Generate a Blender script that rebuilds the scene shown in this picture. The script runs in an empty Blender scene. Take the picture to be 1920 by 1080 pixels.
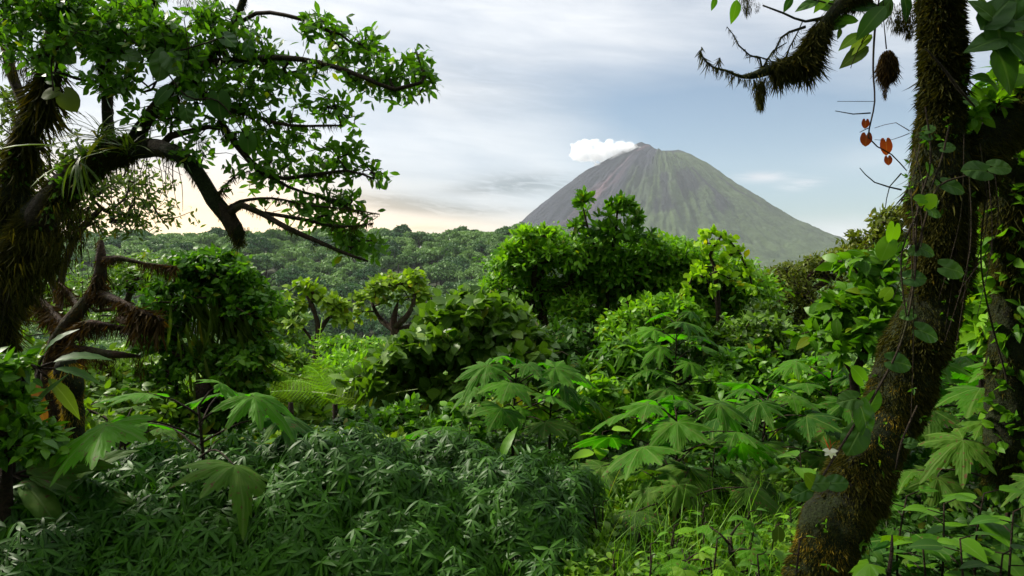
import bpy, math, random
import numpy as np
from mathutils import Vector
C = bpy.context.scene
COL = C.collection
rng = np.random.default_rng(7)
random.seed(7)
R = math.radians

# ------------------------------------------------------------------ camera, light, sky, exposure
F = 1280.0                      # focal length in photo pixels (24 mm on 36 mm)
CAMZ = 1.7
PITCH = math.atan(40 / F)       # looking slightly down: horizon at photo row 500
cam_d = bpy.data.cameras.new("camera"); cam = bpy.data.objects.new("camera", cam_d); COL.objects.link(cam)
cam.location = (0, 0, CAMZ); cam.rotation_euler = (math.pi / 2 - PITCH, 0, 0)
cam_d.lens = 24; cam_d.sensor_width = 36; cam_d.clip_end = 30000; cam_d.clip_start = 0.05
C.camera = cam
C.view_settings.view_transform = 'Standard'; C.view_settings.look = 'None'
C.cycles.volume_bounces = 6
C.view_settings.exposure = 0.85; C.view_settings.gamma = 1

SUN_AZ, SUN_EL = R(-66), R(40)      # azimuth measured from +Y (view) towards +X
sun_d = bpy.data.lights.new("sun", 'SUN'); sun = bpy.data.objects.new("sun", sun_d); COL.objects.link(sun)
sun_d.energy = 4.6; sun_d.angle = R(8); sun_d.color = (1.0, 0.93, 0.80)
sdir = Vector((math.sin(SUN_AZ) * math.cos(SUN_EL), math.cos(SUN_AZ) * math.cos(SUN_EL), math.sin(SUN_EL)))
sun.rotation_euler = sdir.to_track_quat('Z', 'Y').to_euler()

W = bpy.data.worlds.new("World"); C.world = W; W.use_nodes = True
wt = W.node_tree; wt.nodes.clear()
class N:                              # tiny node helper
    def __init__(s, nt): s.nt = nt
    def n(s, t, **k):
        nd = s.nt.nodes.new(t)
        for a, v in k.items(): setattr(nd, a, v)
        return nd
    def l(s, a, b): s.nt.links.new(a, b)
    def put(s, sock, v):
        if isinstance(v, bpy.types.NodeSocket): s.l(v, sock)
        else: sock.default_value = v
    def m(s, op, *a, clamp=False):
        nd = s.n('ShaderNodeMath', operation=op, use_clamp=clamp)
        for i, v in enumerate(a): s.put(nd.inputs[i], v)
        return nd.outputs[0]
    def mix(s, f, a, b, bt='MIX'):
        nd = s.n('ShaderNodeMix', data_type='RGBA', blend_type=bt)
        s.put(nd.inputs[0], f); s.put(nd.inputs[6], a); s.put(nd.inputs[7], b)
        return nd.outputs[2]
    def ss(s, v, a, b, c=0.0, d=1.0):
        nd = s.n('ShaderNodeMapRange', interpolation_type='SMOOTHSTEP')
        for i, q in enumerate((v, a, b, c, d)): s.put(nd.inputs[i], q)
        return nd.outputs[0]
    def noise(s, vec, scale, detail=4, rough=.55, dist=0.0):
        nd = s.n('ShaderNodeTexNoise'); nd.inputs['Scale'].default_value = scale
        nd.inputs['Detail'].default_value = detail; nd.inputs['Roughness'].default_value = rough
        nd.inputs['Distortion'].default_value = dist
        if vec is not None: s.l(vec, nd.inputs['Vector'])
        return nd.outputs[0]
w = N(wt)
sky = w.n('ShaderNodeTexSky', sky_type='NISHITA', sun_disc=False)
sky.sun_elevation = SUN_EL; sky.sun_rotation = SUN_AZ % (2 * math.pi)
sky.air_density = 1.0; sky.dust_density = 1.0
tc = w.n('ShaderNodeTexCoord'); sx = w.n('ShaderNodeSeparateXYZ'); w.l(tc.outputs['Generated'], sx.inputs[0])
az = w.m('ARCTAN2', sx.outputs[0], sx.outputs[1]); el = w.m('ARCSINE', sx.outputs[2])
def azel(px, py):
    a = math.atan((px - 960) / F); return a, math.atan((500 - py) / F * math.cos(a))
def blob(px, py, rx, ry, tilt=0.0):   # soft elliptical patch of sky at a bearing
    a, e = azel(px, py); da = w.m('SUBTRACT', az, a); de = w.m('SUBTRACT', el, e)
    if tilt: de = w.m('SUBTRACT', de, w.m('MULTIPLY', da, tilt))
    q = w.m('ADD', w.m('POWER', w.m('DIVIDE', w.m('ABSOLUTE', da), rx / F), 2.0), w.m('POWER', w.m('DIVIDE', w.m('ABSOLUTE', de), ry / F), 2.0))
    return w.m('EXPONENT', w.m('MULTIPLY', q, -1.0))
cmb = w.n('ShaderNodeCombineXYZ'); w.l(w.m('MULTIPLY', az, 1.0), cmb.inputs[0]); w.l(w.m('MULTIPLY', w.m('ADD', el, w.m('MULTIPLY', az, .12)), 3.2), cmb.inputs[1])
big = w.noise(cmb.outputs[0], 2.6, 5, .5, .3)
streak = w.n('ShaderNodeCombineXYZ'); w.l(w.m('MULTIPLY', az, 1.0), streak.inputs[0]); w.l(w.m('MULTIPLY', w.m('ADD', el, w.m('MULTIPLY', az, .10)), 7.0), streak.inputs[1])
fine = w.noise(streak.outputs[0], 5.5, 7, .6, .5)
wisp = w.noise(streak.outputs[0], 14.0, 6, .65, 1.2)
# blue gap on the right, cloud sheet on the left and overhead
gap = w.m('ADD', w.m('MULTIPLY', blob(1420, 280, 350, 150, -.05), .85), w.m('MULTIPLY', blob(1200, 190, 230, 60, -.1), .30))
gap = w.m('ADD', gap, w.m('MULTIPLY', blob(1700, 300, 300, 170), .55))
cov = w.m('SUBTRACT', w.m('ADD', .80, w.m('MULTIPLY', w.m('SUBTRACT', big, .5), .9)), w.m('MULTIPLY', gap, .95), clamp=True)
cov = w.m('ADD', cov, w.m('MULTIPLY', blob(1560, 440, 130, 28), .45), clamp=True)
cov = w.m('ADD', cov, w.m('MULTIPLY', w.m('MULTIPLY', blob(1430, 333, 42, 8, -.03), w.ss(wisp, .3, .55)), 1.0), clamp=True)
cov = w.m('ADD', cov, w.m('MULTIPLY', w.m('MULTIPLY', blob(1500, 347, 32, 8, .1), w.ss(wisp, .38, .6)), .8), clamp=True)
cov = w.m('ADD', cov, w.m('MULTIPLY', blob(1620, 298, 60, 22, .0), .25), clamp=True)
shade = w.m('ADD', w.m('MULTIPLY', w.m('SUBTRACT', fine, .5), .55), w.m('MULTIPLY', w.m('SUBTRACT', big, .5), .7))
bright = w.m('ADD', 5.0, w.m('MULTIPLY', shade, 4.6))
# slate cloud bars low over the ridge
for (px, py, rx, ry, tl, k) in ((760, 383, 120, 15, -.10, 5.2), (985, 345, 105, 19, .02, 4.2), (880, 358, 60, 9, 0, 1.8), (930, 394, 70, 9, 0, 1.6), (800, 428, 60, 7, 0, 1.6), (1000, 180, 330, 60, -.15, 1.0)):
    bright = w.m('SUBTRACT', bright, w.m('MULTIPLY', w.m('MULTIPLY', blob(px, py, rx, ry, tl), k), w.ss(wisp, .30, .58, .35, 1.0)))
bright = w.m('ADD', bright, w.m('MULTIPLY', blob(900, 30, 620, 120), .7))
bright = w.m('ADD', bright, w.m('MULTIPLY', blob(560, 300, 300, 120), .7))
# overcast luminance climbs towards the zenith
bright = w.m('MULTIPLY', bright, w.m('SUBTRACT', 1.0, w.m('MULTIPLY', blob(420, 400, 460, 110), .35)))
up = w.ss(el, R(24), R(60), 1.0, 2.5)
bright = w.m('MULTIPLY', bright, up)
bright = w.m('MAXIMUM', bright, 1.2)
ccol = w.mix(w.ss(shade, -.25, .25), (.87, .92, 1.0, 1), (1.0, 1.0, 1.0, 1))
cm = w.n('ShaderNodeVectorMath', operation='SCALE'); w.l(ccol, cm.inputs[0]); w.l(bright, cm.inputs[3])
skyb = w.n('ShaderNodeVectorMath', operation='MULTIPLY'); w.l(sky.outputs[0], skyb.inputs[0]); skyb.inputs[1].default_value = (.55, .61, .64)
col = w.mix(cov, skyb.outputs[0], cm.outputs[0])
glow = w.n('ShaderNodeVectorMath', operation='SCALE'); glow.inputs[0].default_value = (7.0, 3.6, .2)
w.l(w.m('ADD', w.m('MULTIPLY', blob(330, 405, 300, 75), .95), w.m('MULTIPLY', blob(720, 425, 300, 24), .40)), glow.inputs[3])
add = w.n('ShaderNodeVectorMath', operation='ADD'); w.l(col, add.inputs[0]); w.l(glow.outputs[0], add.inputs[1])
bg = w.n('ShaderNodeBackground'); bg.inputs[1].default_value = .1; w.l(add.outputs[0], bg.inputs[0])
wo = w.n('ShaderNodeOutputWorld'); w.l(bg.outputs[0], wo.inputs[0])

# ------------------------------------------------------------------ helpers
def P(px, py, d):
    u = (px - 960) / F; v = -(py - 540) / F
    y = math.cos(PITCH) + v * math.sin(PITCH); z = v * math.cos(PITCH) - math.sin(PITCH)
    return np.array((u / y * d, d, CAMZ + z / y * d))
def unit(a):
    return a / np.maximum(np.linalg.norm(a, axis=-1, keepdims=True), 1e-9)
def hash3(i, j, k, s):
    h = (i * 374761393 + j * 668265263 + k * 2147483647 + s * 974634777) & 0xffffffff
    h = ((h ^ (h >> 13)) * 1274126177) & 0xffffffff
    return ((h ^ (h >> 16)) & 0xffff) / 65535.0
def vnoise(p, s=0):
    p = np.asarray(p, float); f = np.floor(p); t = p - f; t = t * t * (3 - 2 * t); f = f.astype(np.int64)
    r = 0
    for a in (0, 1):
        for b in (0, 1):
            for c in (0, 1):
                wgt = (t[..., 0] if a else 1 - t[..., 0]) * (t[..., 1] if b else 1 - t[..., 1]) * (t[..., 2] if c else 1 - t[..., 2])
                r = r + wgt * hash3(f[..., 0] + a, f[..., 1] + b, f[..., 2] + c, s)
    return r * 2 - 1
def fbm(p, o=4, s=0):
    p = np.asarray(p, float); r = 0; a = .5
    for i in range(o): r = r + a * vnoise(p * 2 ** i, s + i); a *= .5
    return r
def mesh_obj(name, V, T, mat, parent=None, att=None, smooth=False, slots=None, mi=None):
    me = bpy.data.meshes.new(name)
    V = np.asarray(V, np.float32); T = np.asarray(T, np.int32)
    k = T.shape[1]
    me.vertices.add(len(V)); me.vertices.foreach_set('co', V.ravel())
    me.loops.add(T.size); me.loops.foreach_set('vertex_index', T.ravel())
    me.polygons.add(len(T)); me.polygons.foreach_set('loop_start', np.arange(0, T.size, k, dtype=np.int32))
    if mi is not None: me.polygons.foreach_set('material_index', np.asarray(mi, np.int32))
    if smooth: me.polygons.foreach_set('use_smooth', np.ones(len(T), bool))
    me.update(calc_edges=True)
    if att is not None:
        a = me.color_attributes.new('lv', 'FLOAT_COLOR', 'POINT')
        q = np.ones((len(V), 4), np.float32); q[:, :att.shape[1]] = att
        a.data.foreach_set('color', q.ravel())
    for m_ in (slots or [mat]): me.materials.append(m_)
    o = bpy.data.objects.new(name, me); COL.objects.link(o)
    if parent is not None:
        o.parent = parent; o.location = (0, 0, 0) if parent.parent else (-parent.location[0], -parent.location[1], -parent.location[2])
    return o
def recentre(o, b):      # move the mesh's own origin to b
    b = np.asarray(b, np.float32); me = o.data; c = np.empty(len(me.vertices) * 3, np.float32)
    me.vertices.foreach_get('co', c); c = (c.reshape(-1, 3) - b); me.vertices.foreach_set('co', c.ravel()); o.location = b.tolist(); me.update()
def thing(name, label, cat, loc, group=None):
    o = bpy.data.objects.new(name, None); COL.objects.link(o); o.empty_display_size = .1
    o.location = [float(q) for q in loc]; o['label'] = label; o['category'] = cat
    if group: o['group'] = group
    return o
def tag(o, label=None, cat=None, group=None, kind=None):
    if label: o['label'] = label
    if cat: o['category'] = cat
    if group: o['group'] = group
    if kind: o['kind'] = kind
    return o
# --- leaf templates: base at origin, along +Y, normal +Z; att = (-, |across| 0..1, along 0..1)
def t_leaf(wd=.2, n=3, fold=.12, droop=.25, peak=.5, tipw=.0, wave=0.0):
    V = [(0, 0, 0)]; A = [(0, 0)]; T = []
    ts = [(i + 1) / (n + 1) for i in range(n)]
    for i, t in enumerate(ts):
        e = math.log(.5) / math.log(peak); s = math.sin(math.pi * t ** e) ** .85
        x = wd * s + tipw * t; z = -droop * t * t; z2 = z + fold * x + wave * (1 if i % 2 else -1) * x
        V += [(-x, t - .03, z2), (0, t, z), (x, t - .03, z2)]; A += [(1, t), (0, t), (1, t)]
    V.append((0, 1, -droop * 1.05)); A.append((0, 1)); e = len(V) - 1
    T += [(0, 2, 1), (0, 3, 2)]
    for i in range(n - 1):
        a = 1 + 3 * i; b = a + 3
        T += [(a, a + 1, b + 1), (a, b + 1, b), (a + 1, a + 2, b + 2), (a + 1, b + 2, b + 1)]
    a = 1 + 3 * (n - 1); T += [(a, a + 1, e), (a + 1, a + 2, e)]
    return np.array(V, float), np.array(T), np.array(A, float)
def t_palm(lobes=7, depth=.45, teeth=2, droop=.35, spread=140, rs=0):
    r_ = random.Random(rs); half = R(spread); nl = lobes; per = 2 * (teeth * 2 + 2)
    ang = []; rad = []; off = []
    for k in range(nl):
        c = -half + (k + .5) * 2 * half / nl; L = (.62 + .38 * math.cos(c / 2) ** 2) * r_.uniform(.92, 1.08)
        hw = half / nl
        for j in range(per):
            q = -1 + 2 * j / per; a_ = abs(q)
            prof = 1 - depth * a_ ** 1.0 + (.05 if j % 2 else -.05) * (a_ > .05)
            if a_ < 1e-6: prof = 1.06
            ang.append(c + q * hw * (1 - .10 * (1 - a_))); rad.append(L * prof); off.append(a_)
    ang.append(half); rad.append(rad[0]); off.append(1)
    ang = np.array(ang); rad = np.array(rad); off = np.array(off); m = len(ang)
    V = [(0, 0, 0)]; A = [(0, 0)]
    rings = (.33, .68, 1.0)
    for f in rings:
        rr = rad * f if f > .5 else (rad * .35 + .65 * rad.mean()) * f
        x = np.sin(ang) * rr; y = np.cos(ang) * rr
        z = -droop * rr ** 2 * (1 + .25 * np.sin(ang * 3 + rs)) - .09 * off * rr + .03 * np.sin(ang * 7 + rs) * f
        for i in range(m): V.append((x[i], y[i], z[i])); A.append((off[i] if f > .5 else off[i] * .8, f))
    T = []
    for i in range(m - 1): T.append((0, 2 + i, 1 + i))
    for k in range(len(rings) - 1):
        a = 1 + k * m; b = a + m
        for i in range(m - 1): T += [(a + i, a + i + 1, b + i + 1), (a + i, b + i + 1, b + i)]
    return np.array(V), np.array(T), np.array(A)
def t_heart(wd=.42, droop=.25, fold=.1, rs=0):
    m = 18; V = [(0, 0, 0)]; A = [(0, 0)]
    for f in (.5, 1.0):
        for i in range(m + 1):
            a = math.pi * (-1 + 2 * i / m); q = abs(a) / math.pi
            r_ = (.30 + .70 * (1 - q) ** 1.5 + .16 * math.exp(-((q - .78) / .16) ** 2)) * f
            x = math.sin(a) * r_ * wd * 2.1; y = math.cos(a) * r_ * (.95 if abs(a) < 1.57 else .9)
            if i in (0, m): y = -.06 * f; x = 0
            V.append((x, y, -droop * (x * x + max(y, 0) ** 2) + fold * abs(x))); A.append((min(1, abs(x) * 2.6), max(0, y)))
    T = [(0, 2 + i, 1 + i) for i in range(m)]; a = 1; b = 2 + m
    for i in range(m): T += [(a + i, a + i + 1, b + i + 1), (a + i, b + i + 1, b + i)]
    return np.array(V), np.array(T), np.array(A)
def t_fern(np_=20, w0=.26, droop=.55, rs=0):
    V = []; T = []; A = []
    def arc(t): return np.array((0, t - .12 * t * t, .35 * t - droop * t * t))
    for i in range(12):
        t = i / 12; a = arc(t); b = arc(t + 1 / 12); k = len(V); wd = .006
        V += [a + (-wd, 0, 0), a + (wd, 0, 0), b + (wd, 0, 0), b + (-wd, 0, 0)]; A += [(1, t)] * 4; T += [(k, k + 1, k + 2), (k, k + 2, k + 3)]
    for i in range(np_):
        t = .14 + .85 * i / np_; L = w0 * math.sin(math.pi * min(1, t * .92 + .12)) ** .8; c = arc(t)
        for s in (-1, 1):
            nj = 8
            for j in range(nj):
                q = (j + .5) / nj; p = c + np.array((s * L * q, L * q * .30, -.22 * L * q * q)); h = .30 / np_ * (1 - .75 * q) + .0015; wx = L / nj * .45
                k = len(V)
                V += [p + (-wx * s, 0, 0), p + (0, -h * .9, -.2 * h), p + (wx * s * .9, .1 * h, 0), p + (0, h, -.2 * h)]; A += [(.6, t)] * 4
                T += [(k, k + 1, k + 2), (k, k + 2, k + 3)]
    return np.array(V), np.array(T), np.array(A)
def t_blade(n=3, wd=.03, droop=.5):
    V = []; T = []; A = []
    for i in range(n + 1):
        t = i / n; x = wd * (1 - t) ** .6 if i < n else .001
        V += [(-x, t, -droop * t * t), (x, t, -droop * t * t)]; A += [(1, t), (.3, t)]
        if i: k = 2 * i; T += [(k - 2, k - 1, k + 1), (k - 2, k + 1, k)]
    return np.array(V), np.array(T), np.array(A)
def inst(tpl, pos, d, nrm, sc, rnd=None):
    """numpy instancing of a leaf template: returns V, T, att"""
    V, T, A = tpl; n = len(pos); pos = np.asarray(pos); d = unit(np.asarray(d, float)); nrm = np.asarray(nrm, float)
    side = unit(np.cross(d, nrm)); nn = np.cross(side, d); sc = np.broadcast_to(np.asarray(sc, float), (n,))
    out = pos[:, None, :] + sc[:, None, None] * (V[None, :, 0:1] * side[:, None, :] + V[None, :, 1:2] * d[:, None, :] + V[None, :, 2:3] * nn[:, None, :])
    TT = (T[None] + (np.arange(n) * len(V))[:, None, None]).reshape(-1, 3)
    if rnd is None: rnd = rng.random(n)
    at = np.zeros((n, len(V), 3)); at[:, :, 0] = rnd[:, None]; at[:, :, 1:] = A[None]
    return out.reshape(-1, 3), TT, at.reshape(-1, 3)
def join(parts):
    Vs, Ts, As = [], [], []; k = 0
    for V, T, A in parts:
        Vs.append(V); Ts.append(T + k); As.append(A); k += len(V)
    return np.concatenate(Vs), np.concatenate(Ts), np.concatenate(As)
def rv(n): return unit(rng.normal(size=(n, 3)))
def spray(tips, dirs, per, size, spread=.6, flat=.6, droop=.0, jit=.0, var=.35, tpl=None):
    """leaves round each tip"""
    n = len(tips) * per; p = np.repeat(tips, per, 0) ; dd = unit(np.repeat(dirs, per, 0) * (1 - spread) + rv(n) * spread * 1.3)
    dd[:, 2] -= droop; dd = unit(dd)
    if jit: p = p + rv(n) * (rng.random((n, 1)) ** .5) * jit
    nm = unit(rv(n) * (1 - flat) + np.array((0, 0, 1.0)) * flat + np.array((0, -.25, 0)) * flat)
    s = size * (1 - var + 2 * var * rng.random(n))
    return inst(tpl, p, dd, nm, s)
def catmull(pts, step):
    pts = np.asarray(pts, float); out = []
    for i in range(len(pts) - 1):
        p0 = pts[max(i - 1, 0)]; p1 = pts[i]; p2 = pts[i + 1]; p3 = pts[min(i + 2, len(pts) - 1)]
        n = max(1, int(np.linalg.norm((p2 - p1)[:3]) / step))
        for k in range(n):
            t = k / n
            out.append(.5 * ((2 * p1) + (-p0 + p2) * t + (2 * p0 - 5 * p1 + 4 * p2 - p3) * t * t + (-p0 + 3 * p1 - 3 * p2 + p3) * t ** 3))
    out.append(pts[-1]); return np.array(out)
def tube(pts, rad, sides=6, disp=0.0, freq=6.0, seed=0):
    pts = np.asarray(pts, float); rad = np.asarray(rad, float); n = len(pts)
    tan = np.gradient(pts, axis=0) if n > 1 else np.array([[0, 0, 1.]]); tan = unit(tan)
    ref = np.array((0.31, .95, .1)) if abs(tan[0][2]) > .7 else np.array((0.05, 0.1, 1.)); a = unit(np.cross(tan, ref)); b = np.cross(tan, a)
    ph = np.arange(sides) * 2 * math.pi / sides
    ring = np.cos(ph)[None, :, None] * a[:, None, :] + np.sin(ph)[None, :, None] * b[:, None, :]
    V = pts[:, None, :] + ring * rad[:, None, None]
    if disp:
        dd = fbm(V * freq, 4, seed) + .6 * fbm(V * freq * np.array((1, 1, .35)) * 2.3, 2, seed + 9)
        V = V + ring * (dd * rad[:, None] * disp)[:, :, None]
    V = V.reshape(-1, 3); T = []
    i = np.arange(n - 1)[:, None] * sides; j = np.arange(sides)[None, :]; j2 = (j + 1) % sides
    q = np.stack([i + j, i + j2, i + sides + j2, i + sides + j], -1).reshape(-1, 4)
    T = np.concatenate([q[:, [0, 1, 2]], q[:, [0, 2, 3]]])
    # caps
    c0 = len(V); V = np.concatenate([V, pts[:1], pts[-1:]])
    jj = np.arange(sides); T = np.concatenate([T, np.stack([np.full(sides, c0), (jj + 1) % sides, jj], 1), np.stack([np.full(sides, c0 + 1), (n - 1) * sides + jj, (n - 1) * sides + (jj + 1) % sides], 1)])
    return V, T, np.zeros((len(V), 3))
def grow(base, tips, r_tip=.004, step=.15, power=.42, wander=.10, sag=0.0, minfrac=0.0):
    """base: list of polylines Nx4 (xyz,r); tips Mx3. Returns tube parts and tip directions"""
    pos = []; par = []; rad0 = []; fixed = []
    for pl in base:
        prev = -1
        if len(pos):     # attach a secondary limb to the nearest node
            dd = np.linalg.norm(np.array(pos) - pl[0, :3], axis=1); prev = int(dd.argmin()) if dd.min() < .6 else -1
        for q in pl: pos.append(q[:3]); par.append(prev); rad0.append(q[3]); prev = len(pos) - 1
    nb = len(pos); pos = list(pos); tips = np.asarray(tips, float)
    B = np.array(pos); dist = np.array([np.linalg.norm(B - t, axis=1).min() for t in tips]); order = dist.argsort()
    cap = np.zeros((len(pos) + len(tips) * 40, 3)); cap[:len(pos)] = pos; n = len(pos); tipdir = np.zeros((len(tips), 3)); tipn = []
    for ti in order:
        t = tips[ti]; dv = cap[:n] - t; D = np.linalg.norm(dv, axis=1) + .35 * np.maximum(dv[:, 2], 0); k = int(D.argmin()); L = D[k]
        m = max(1, min(30, int(L / step))); a = cap[k].copy(); pd = unit(a - cap[par[k]]) if par[k] >= 0 else unit(t - a)
        prev = k; ctrl = a + (pd * .45 + unit(t - a) * .25) * L * .6
        off = rng.normal(size=3) * L * wander
        for s in range(1, m + 1):
            q = s / m; p = (1 - q) ** 2 * a + 2 * q * (1 - q) * ctrl + q * q * t + off * math.sin(math.pi * q) + np.array((0, 0, -sag * L * math.sin(math.pi * q)))
            cap[n] = p; par.append(prev); rad0.append(0); prev = n; n += 1
        tipn.append(prev); tipdir[ti] = unit(cap[prev] - cap[par[prev]]) if par[prev] >= 0 else (0, 0, 1)
    pos = cap[:n]; cnt = np.zeros(n)
    for k in tipn: cnt[k] += 1
    ch = [[] for _ in range(n)]
    for i in range(n - 1, -1, -1):
        if par[i] >= 0 and i >= 0: cnt[par[i]] += cnt[i]; ch[par[i]].append(i)
    rad = np.maximum(r_tip * np.maximum(cnt, 1) ** power, np.array(rad0))
    parts = []; done = set()
    starts = [i for i in range(n) if par[i] < 0]
    while starts:
        s = starts.pop(); chain = []
        if par[s] >= 0: chain.append(par[s])
        cur = s
        while True:
            chain.append(cur); c = ch[cur]
            if not c: break
            c = sorted(c, key=lambda q: -cnt[q] - (1000 if q < nb and cur < nb and q == cur + 1 else 0)); starts += c[1:]; cur = c[0]
        r_ = rad[chain].copy()
        if par[s] >= 0: r_[0] = min(r_[0], r_[1] * 1.15)
        if len(chain) > 1:
            mx = r_.max(); parts.append(tube(pos[chain], r_, 5 if mx < .02 else 8 if mx < .06 else 16, .22 if mx > .03 else .1, 8.0 if mx > .03 else 20))
    return parts, tipdir, pos, rad
def lobes_tips(lobes, n, shell=.75, gaps=-.10):
    """points biased to the surface of a union of ellipsoids [(c, (rx,ry,rz), weight)]"""
    out = []; wsum = sum(l[2] if len(l) > 2 else l[1][0] * l[1][2] for l in lobes)
    for l in lobes:
        c, r_ = np.array(l[0]), np.array(l[1]); wgt = l[2] if len(l) > 2 else r_[0] * r_[2]
        k = max(1, int(n * wgt / wsum)); u = rv(k); u[:, 2] = np.where(u[:, 2] < -.35, -u[:, 2], u[:, 2])
        rr = rng.random((k, 1)) ** (1 / 3) if shell < .3 else shell + (1 - shell) * rng.random((k, 1)); rr = rr * np.where(rng.random((k, 1)) < .18, rng.uniform(1.1, 1.5, (k, 1)), 1.0); out.append(c + u * r_ * rr * (1 + .5 * fbm(u * 2.1 + c, 3)[:, None]))
    q = np.concatenate(out); m_ = np.mean([np.mean(l[1]) for l in lobes])
    return q[fbm(q * 1.9 / m_ + 7.7, 3, 61) > gaps]
# ------------------------------------------------------------------ materials
def leafmat(name, a, b, rough=.46, tr=.35, vein=.0, spec=.2, ribs=0.0, spots=0.0, tint=(1.25, 1.35, .45)):
    m_ = bpy.data.materials.new(name); m_.use_nodes = True; nt = m_.node_tree; nt.nodes.clear(); g = N(nt)
    at = g.n('ShaderNodeAttribute', attribute_name='lv'); s = g.n('ShaderNodeSeparateColor'); g.l(at.outputs['Color'], s.inputs[0])
    geo = g.n('ShaderNodeNewGeometry'); no = g.noise(geo.outputs['Position'], .9, 2)
    oi = g.n('ShaderNodeObjectInfo'); orn = g.m('MULTIPLY', g.m('SUBTRACT', oi.outputs['Random'], .5), 1.3 if name == 'leaf_far_hazed' else .25)
    f = g.m('ADD', g.m('ADD', orn, g.m('MULTIPLY', s.outputs[0], .75)), g.m('MULTIPLY', g.m('SUBTRACT', no, .38), .9), clamp=True)
    a = (a[0] * 1.25, a[1] * .98, a[2] * .40); b = (b[0] * 1.3, b[1] * .98, b[2] * .42)
    c = g.mix(f, (*a, 1), (*b, 1))
    c = g.mix(g.ss(s.outputs[0], .955, .99), c, (a[0] * 2.6 + .06, a[1] * 1.2 + .05, a[2] * .8, 1))
    bump = None
    if vein:
        vm = g.ss(s.outputs[1], .02, .13, 1.0, 0.0)
        if ribs:
            wv = g.m('SINE', g.m('MULTIPLY', g.m('SUBTRACT', s.outputs[2], g.m('MULTIPLY', s.outputs[1], .35)), ribs))
            rb = g.ss(wv, .80, 1.0); vm = g.m('MAXIMUM', vm, g.m('MULTIPLY', rb, .16))
            bp = g.n('ShaderNodeBump'); bp.inputs['Strength'].default_value = .35; bp.inputs['Distance'].default_value = .006; g.l(g.m('ADD', wv, g.m('MULTIPLY', vm, -1.5)), bp.inputs['Height']); bump = bp.outputs[0]
        c = g.mix(g.m('MULTIPLY', vm, vein), c, (a[0] * 1.2 + .10, a[1] * 1.2 + .12, a[2] + .04, 1))
    if spots:
        sp = g.noise(geo.outputs['Position'], 30, 3); sq = g.noise(geo.outputs['Position'], 7, 3); c = g.mix(g.m('MULTIPLY', g.ss(sq, .52, .68), spots * 1.6, clamp=True), c, (.09, .16, .02, 1)); c = g.mix(g.m('MULTIPLY', g.ss(sp, .62, .67), min(1, spots * 3)), c, (.09, .05, .02, 1))
    p = g.n('ShaderNodeBsdfPrincipled'); g.l(c, p.inputs['Base Color'])
    fn = g.noise(geo.outputs['Position'], 25, 2); g.l(g.m('ADD', rough - .08, g.m('MULTIPLY', fn, .2)), p.inputs['Roughness']); p.inputs['Specular IOR Level'].default_value = spec
    t = g.n('ShaderNodeBsdfTranslucent'); tm = g.mix(1.0, c, (*tint, 1), 'MULTIPLY'); g.l(tm, t.inputs[0])
    if bump: g.l(bump, p.inputs['Normal'])
    mx = g.n('ShaderNodeMixShader'); mx.inputs[0].default_value = tr; g.l(p.outputs[0], mx.inputs[1]); g.l(t.outputs[0], mx.inputs[2])
    o = g.n('ShaderNodeOutputMaterial'); g.l(mx.outputs[0], o.inputs[0]); return m_
def barkmat(name, a, b, moss, amount=.5, scale=9):
    m_ = bpy.data.materials.new(name); m_.use_nodes = True; nt = m_.node_tree; nt.nodes.clear(); g = N(nt)
    geo = g.n('ShaderNodeNewGeometry'); n1 = g.noise(geo.outputs['Position'], scale, 6, .65); n2 = g.noise(geo.outputs['Position'], scale * .33, 4); n3 = g.noise(geo.outputs['Position'], scale * 6, 4, .7)
    c = g.mix(g.ss(n1, .35, .65), (*a, 1), (*b, 1)); c = g.mix(g.ss(n2, .62 - .3 * amount, .75 - .25 * amount), c, (*moss, 1)); c = g.mix(g.ss(n3, .35, .7, 0, .8), c, (a[0] * .5, a[1] * .5, a[2] * .5, 1))
    p = g.n('ShaderNodeBsdfPrincipled'); g.l(c, p.inputs['Base Color']); p.inputs['Roughness'].default_value = .9; p.inputs['Specular IOR Level'].default_value = .2
    b_ = g.n('ShaderNodeBump'); b_.inputs['Strength'].default_value = 1.0; b_.inputs['Distance'].default_value = .05; g.l(g.m('ADD', n1, g.m('MULTIPLY', n3, .4)), b_.inputs['Height']); g.l(b_.outputs[0], p.inputs['Normal'])
    o = g.n('ShaderNodeOutputMaterial'); g.l(p.outputs[0], o.inputs[0]); return m_
M = {}
M['mass'] = leafmat('shrub_leaf_dark', (.006, .042, .004), (.040, .165, .012), .46, .22, .4, .16)
M['mid'] = leafmat('leaf_mid_green', (.022, .105, .010), (.095, .29, .02), .42, .42, .4)
M['bright'] = leafmat('leaf_bright_green', (.05, .19, .012), (.16, .42, .025), .42, .42, .4)
M['yellow'] = leafmat('leaf_yellow_green', (.065, .17, .012), (.19, .38, .03), .45, .42, .4)
M['lime'] = leafmat('leaf_lime_backlit', (.12, .32, .02), (.24, .50, .03), .45, .45, .5)  # bright lime leaf colour with the backlit glow painted in
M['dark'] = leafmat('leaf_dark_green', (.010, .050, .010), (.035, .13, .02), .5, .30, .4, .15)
M['round'] = leafmat('leaf_round', (.022, .085, .014), (.10, .25, .035), .42, .38, .6, .3)
M['palm'] = leafmat('leaf_lobed', (.012, .070, .006), (.065, .25, .012), .58, .45, .75, .10, 16, .25, (1.1, 1.9, .35))
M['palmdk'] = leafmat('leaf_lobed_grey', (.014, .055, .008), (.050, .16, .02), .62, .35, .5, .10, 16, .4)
M['broad'] = leafmat('leaf_broad', (.03, .10, .03), (.06, .16, .05), .45, .3, .5, .35, 30, .2)
M['heart'] = leafmat('leaf_heart', (.018, .085, .02), (.05, .15, .035), .42, .35, .5, .35, 14)
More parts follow.
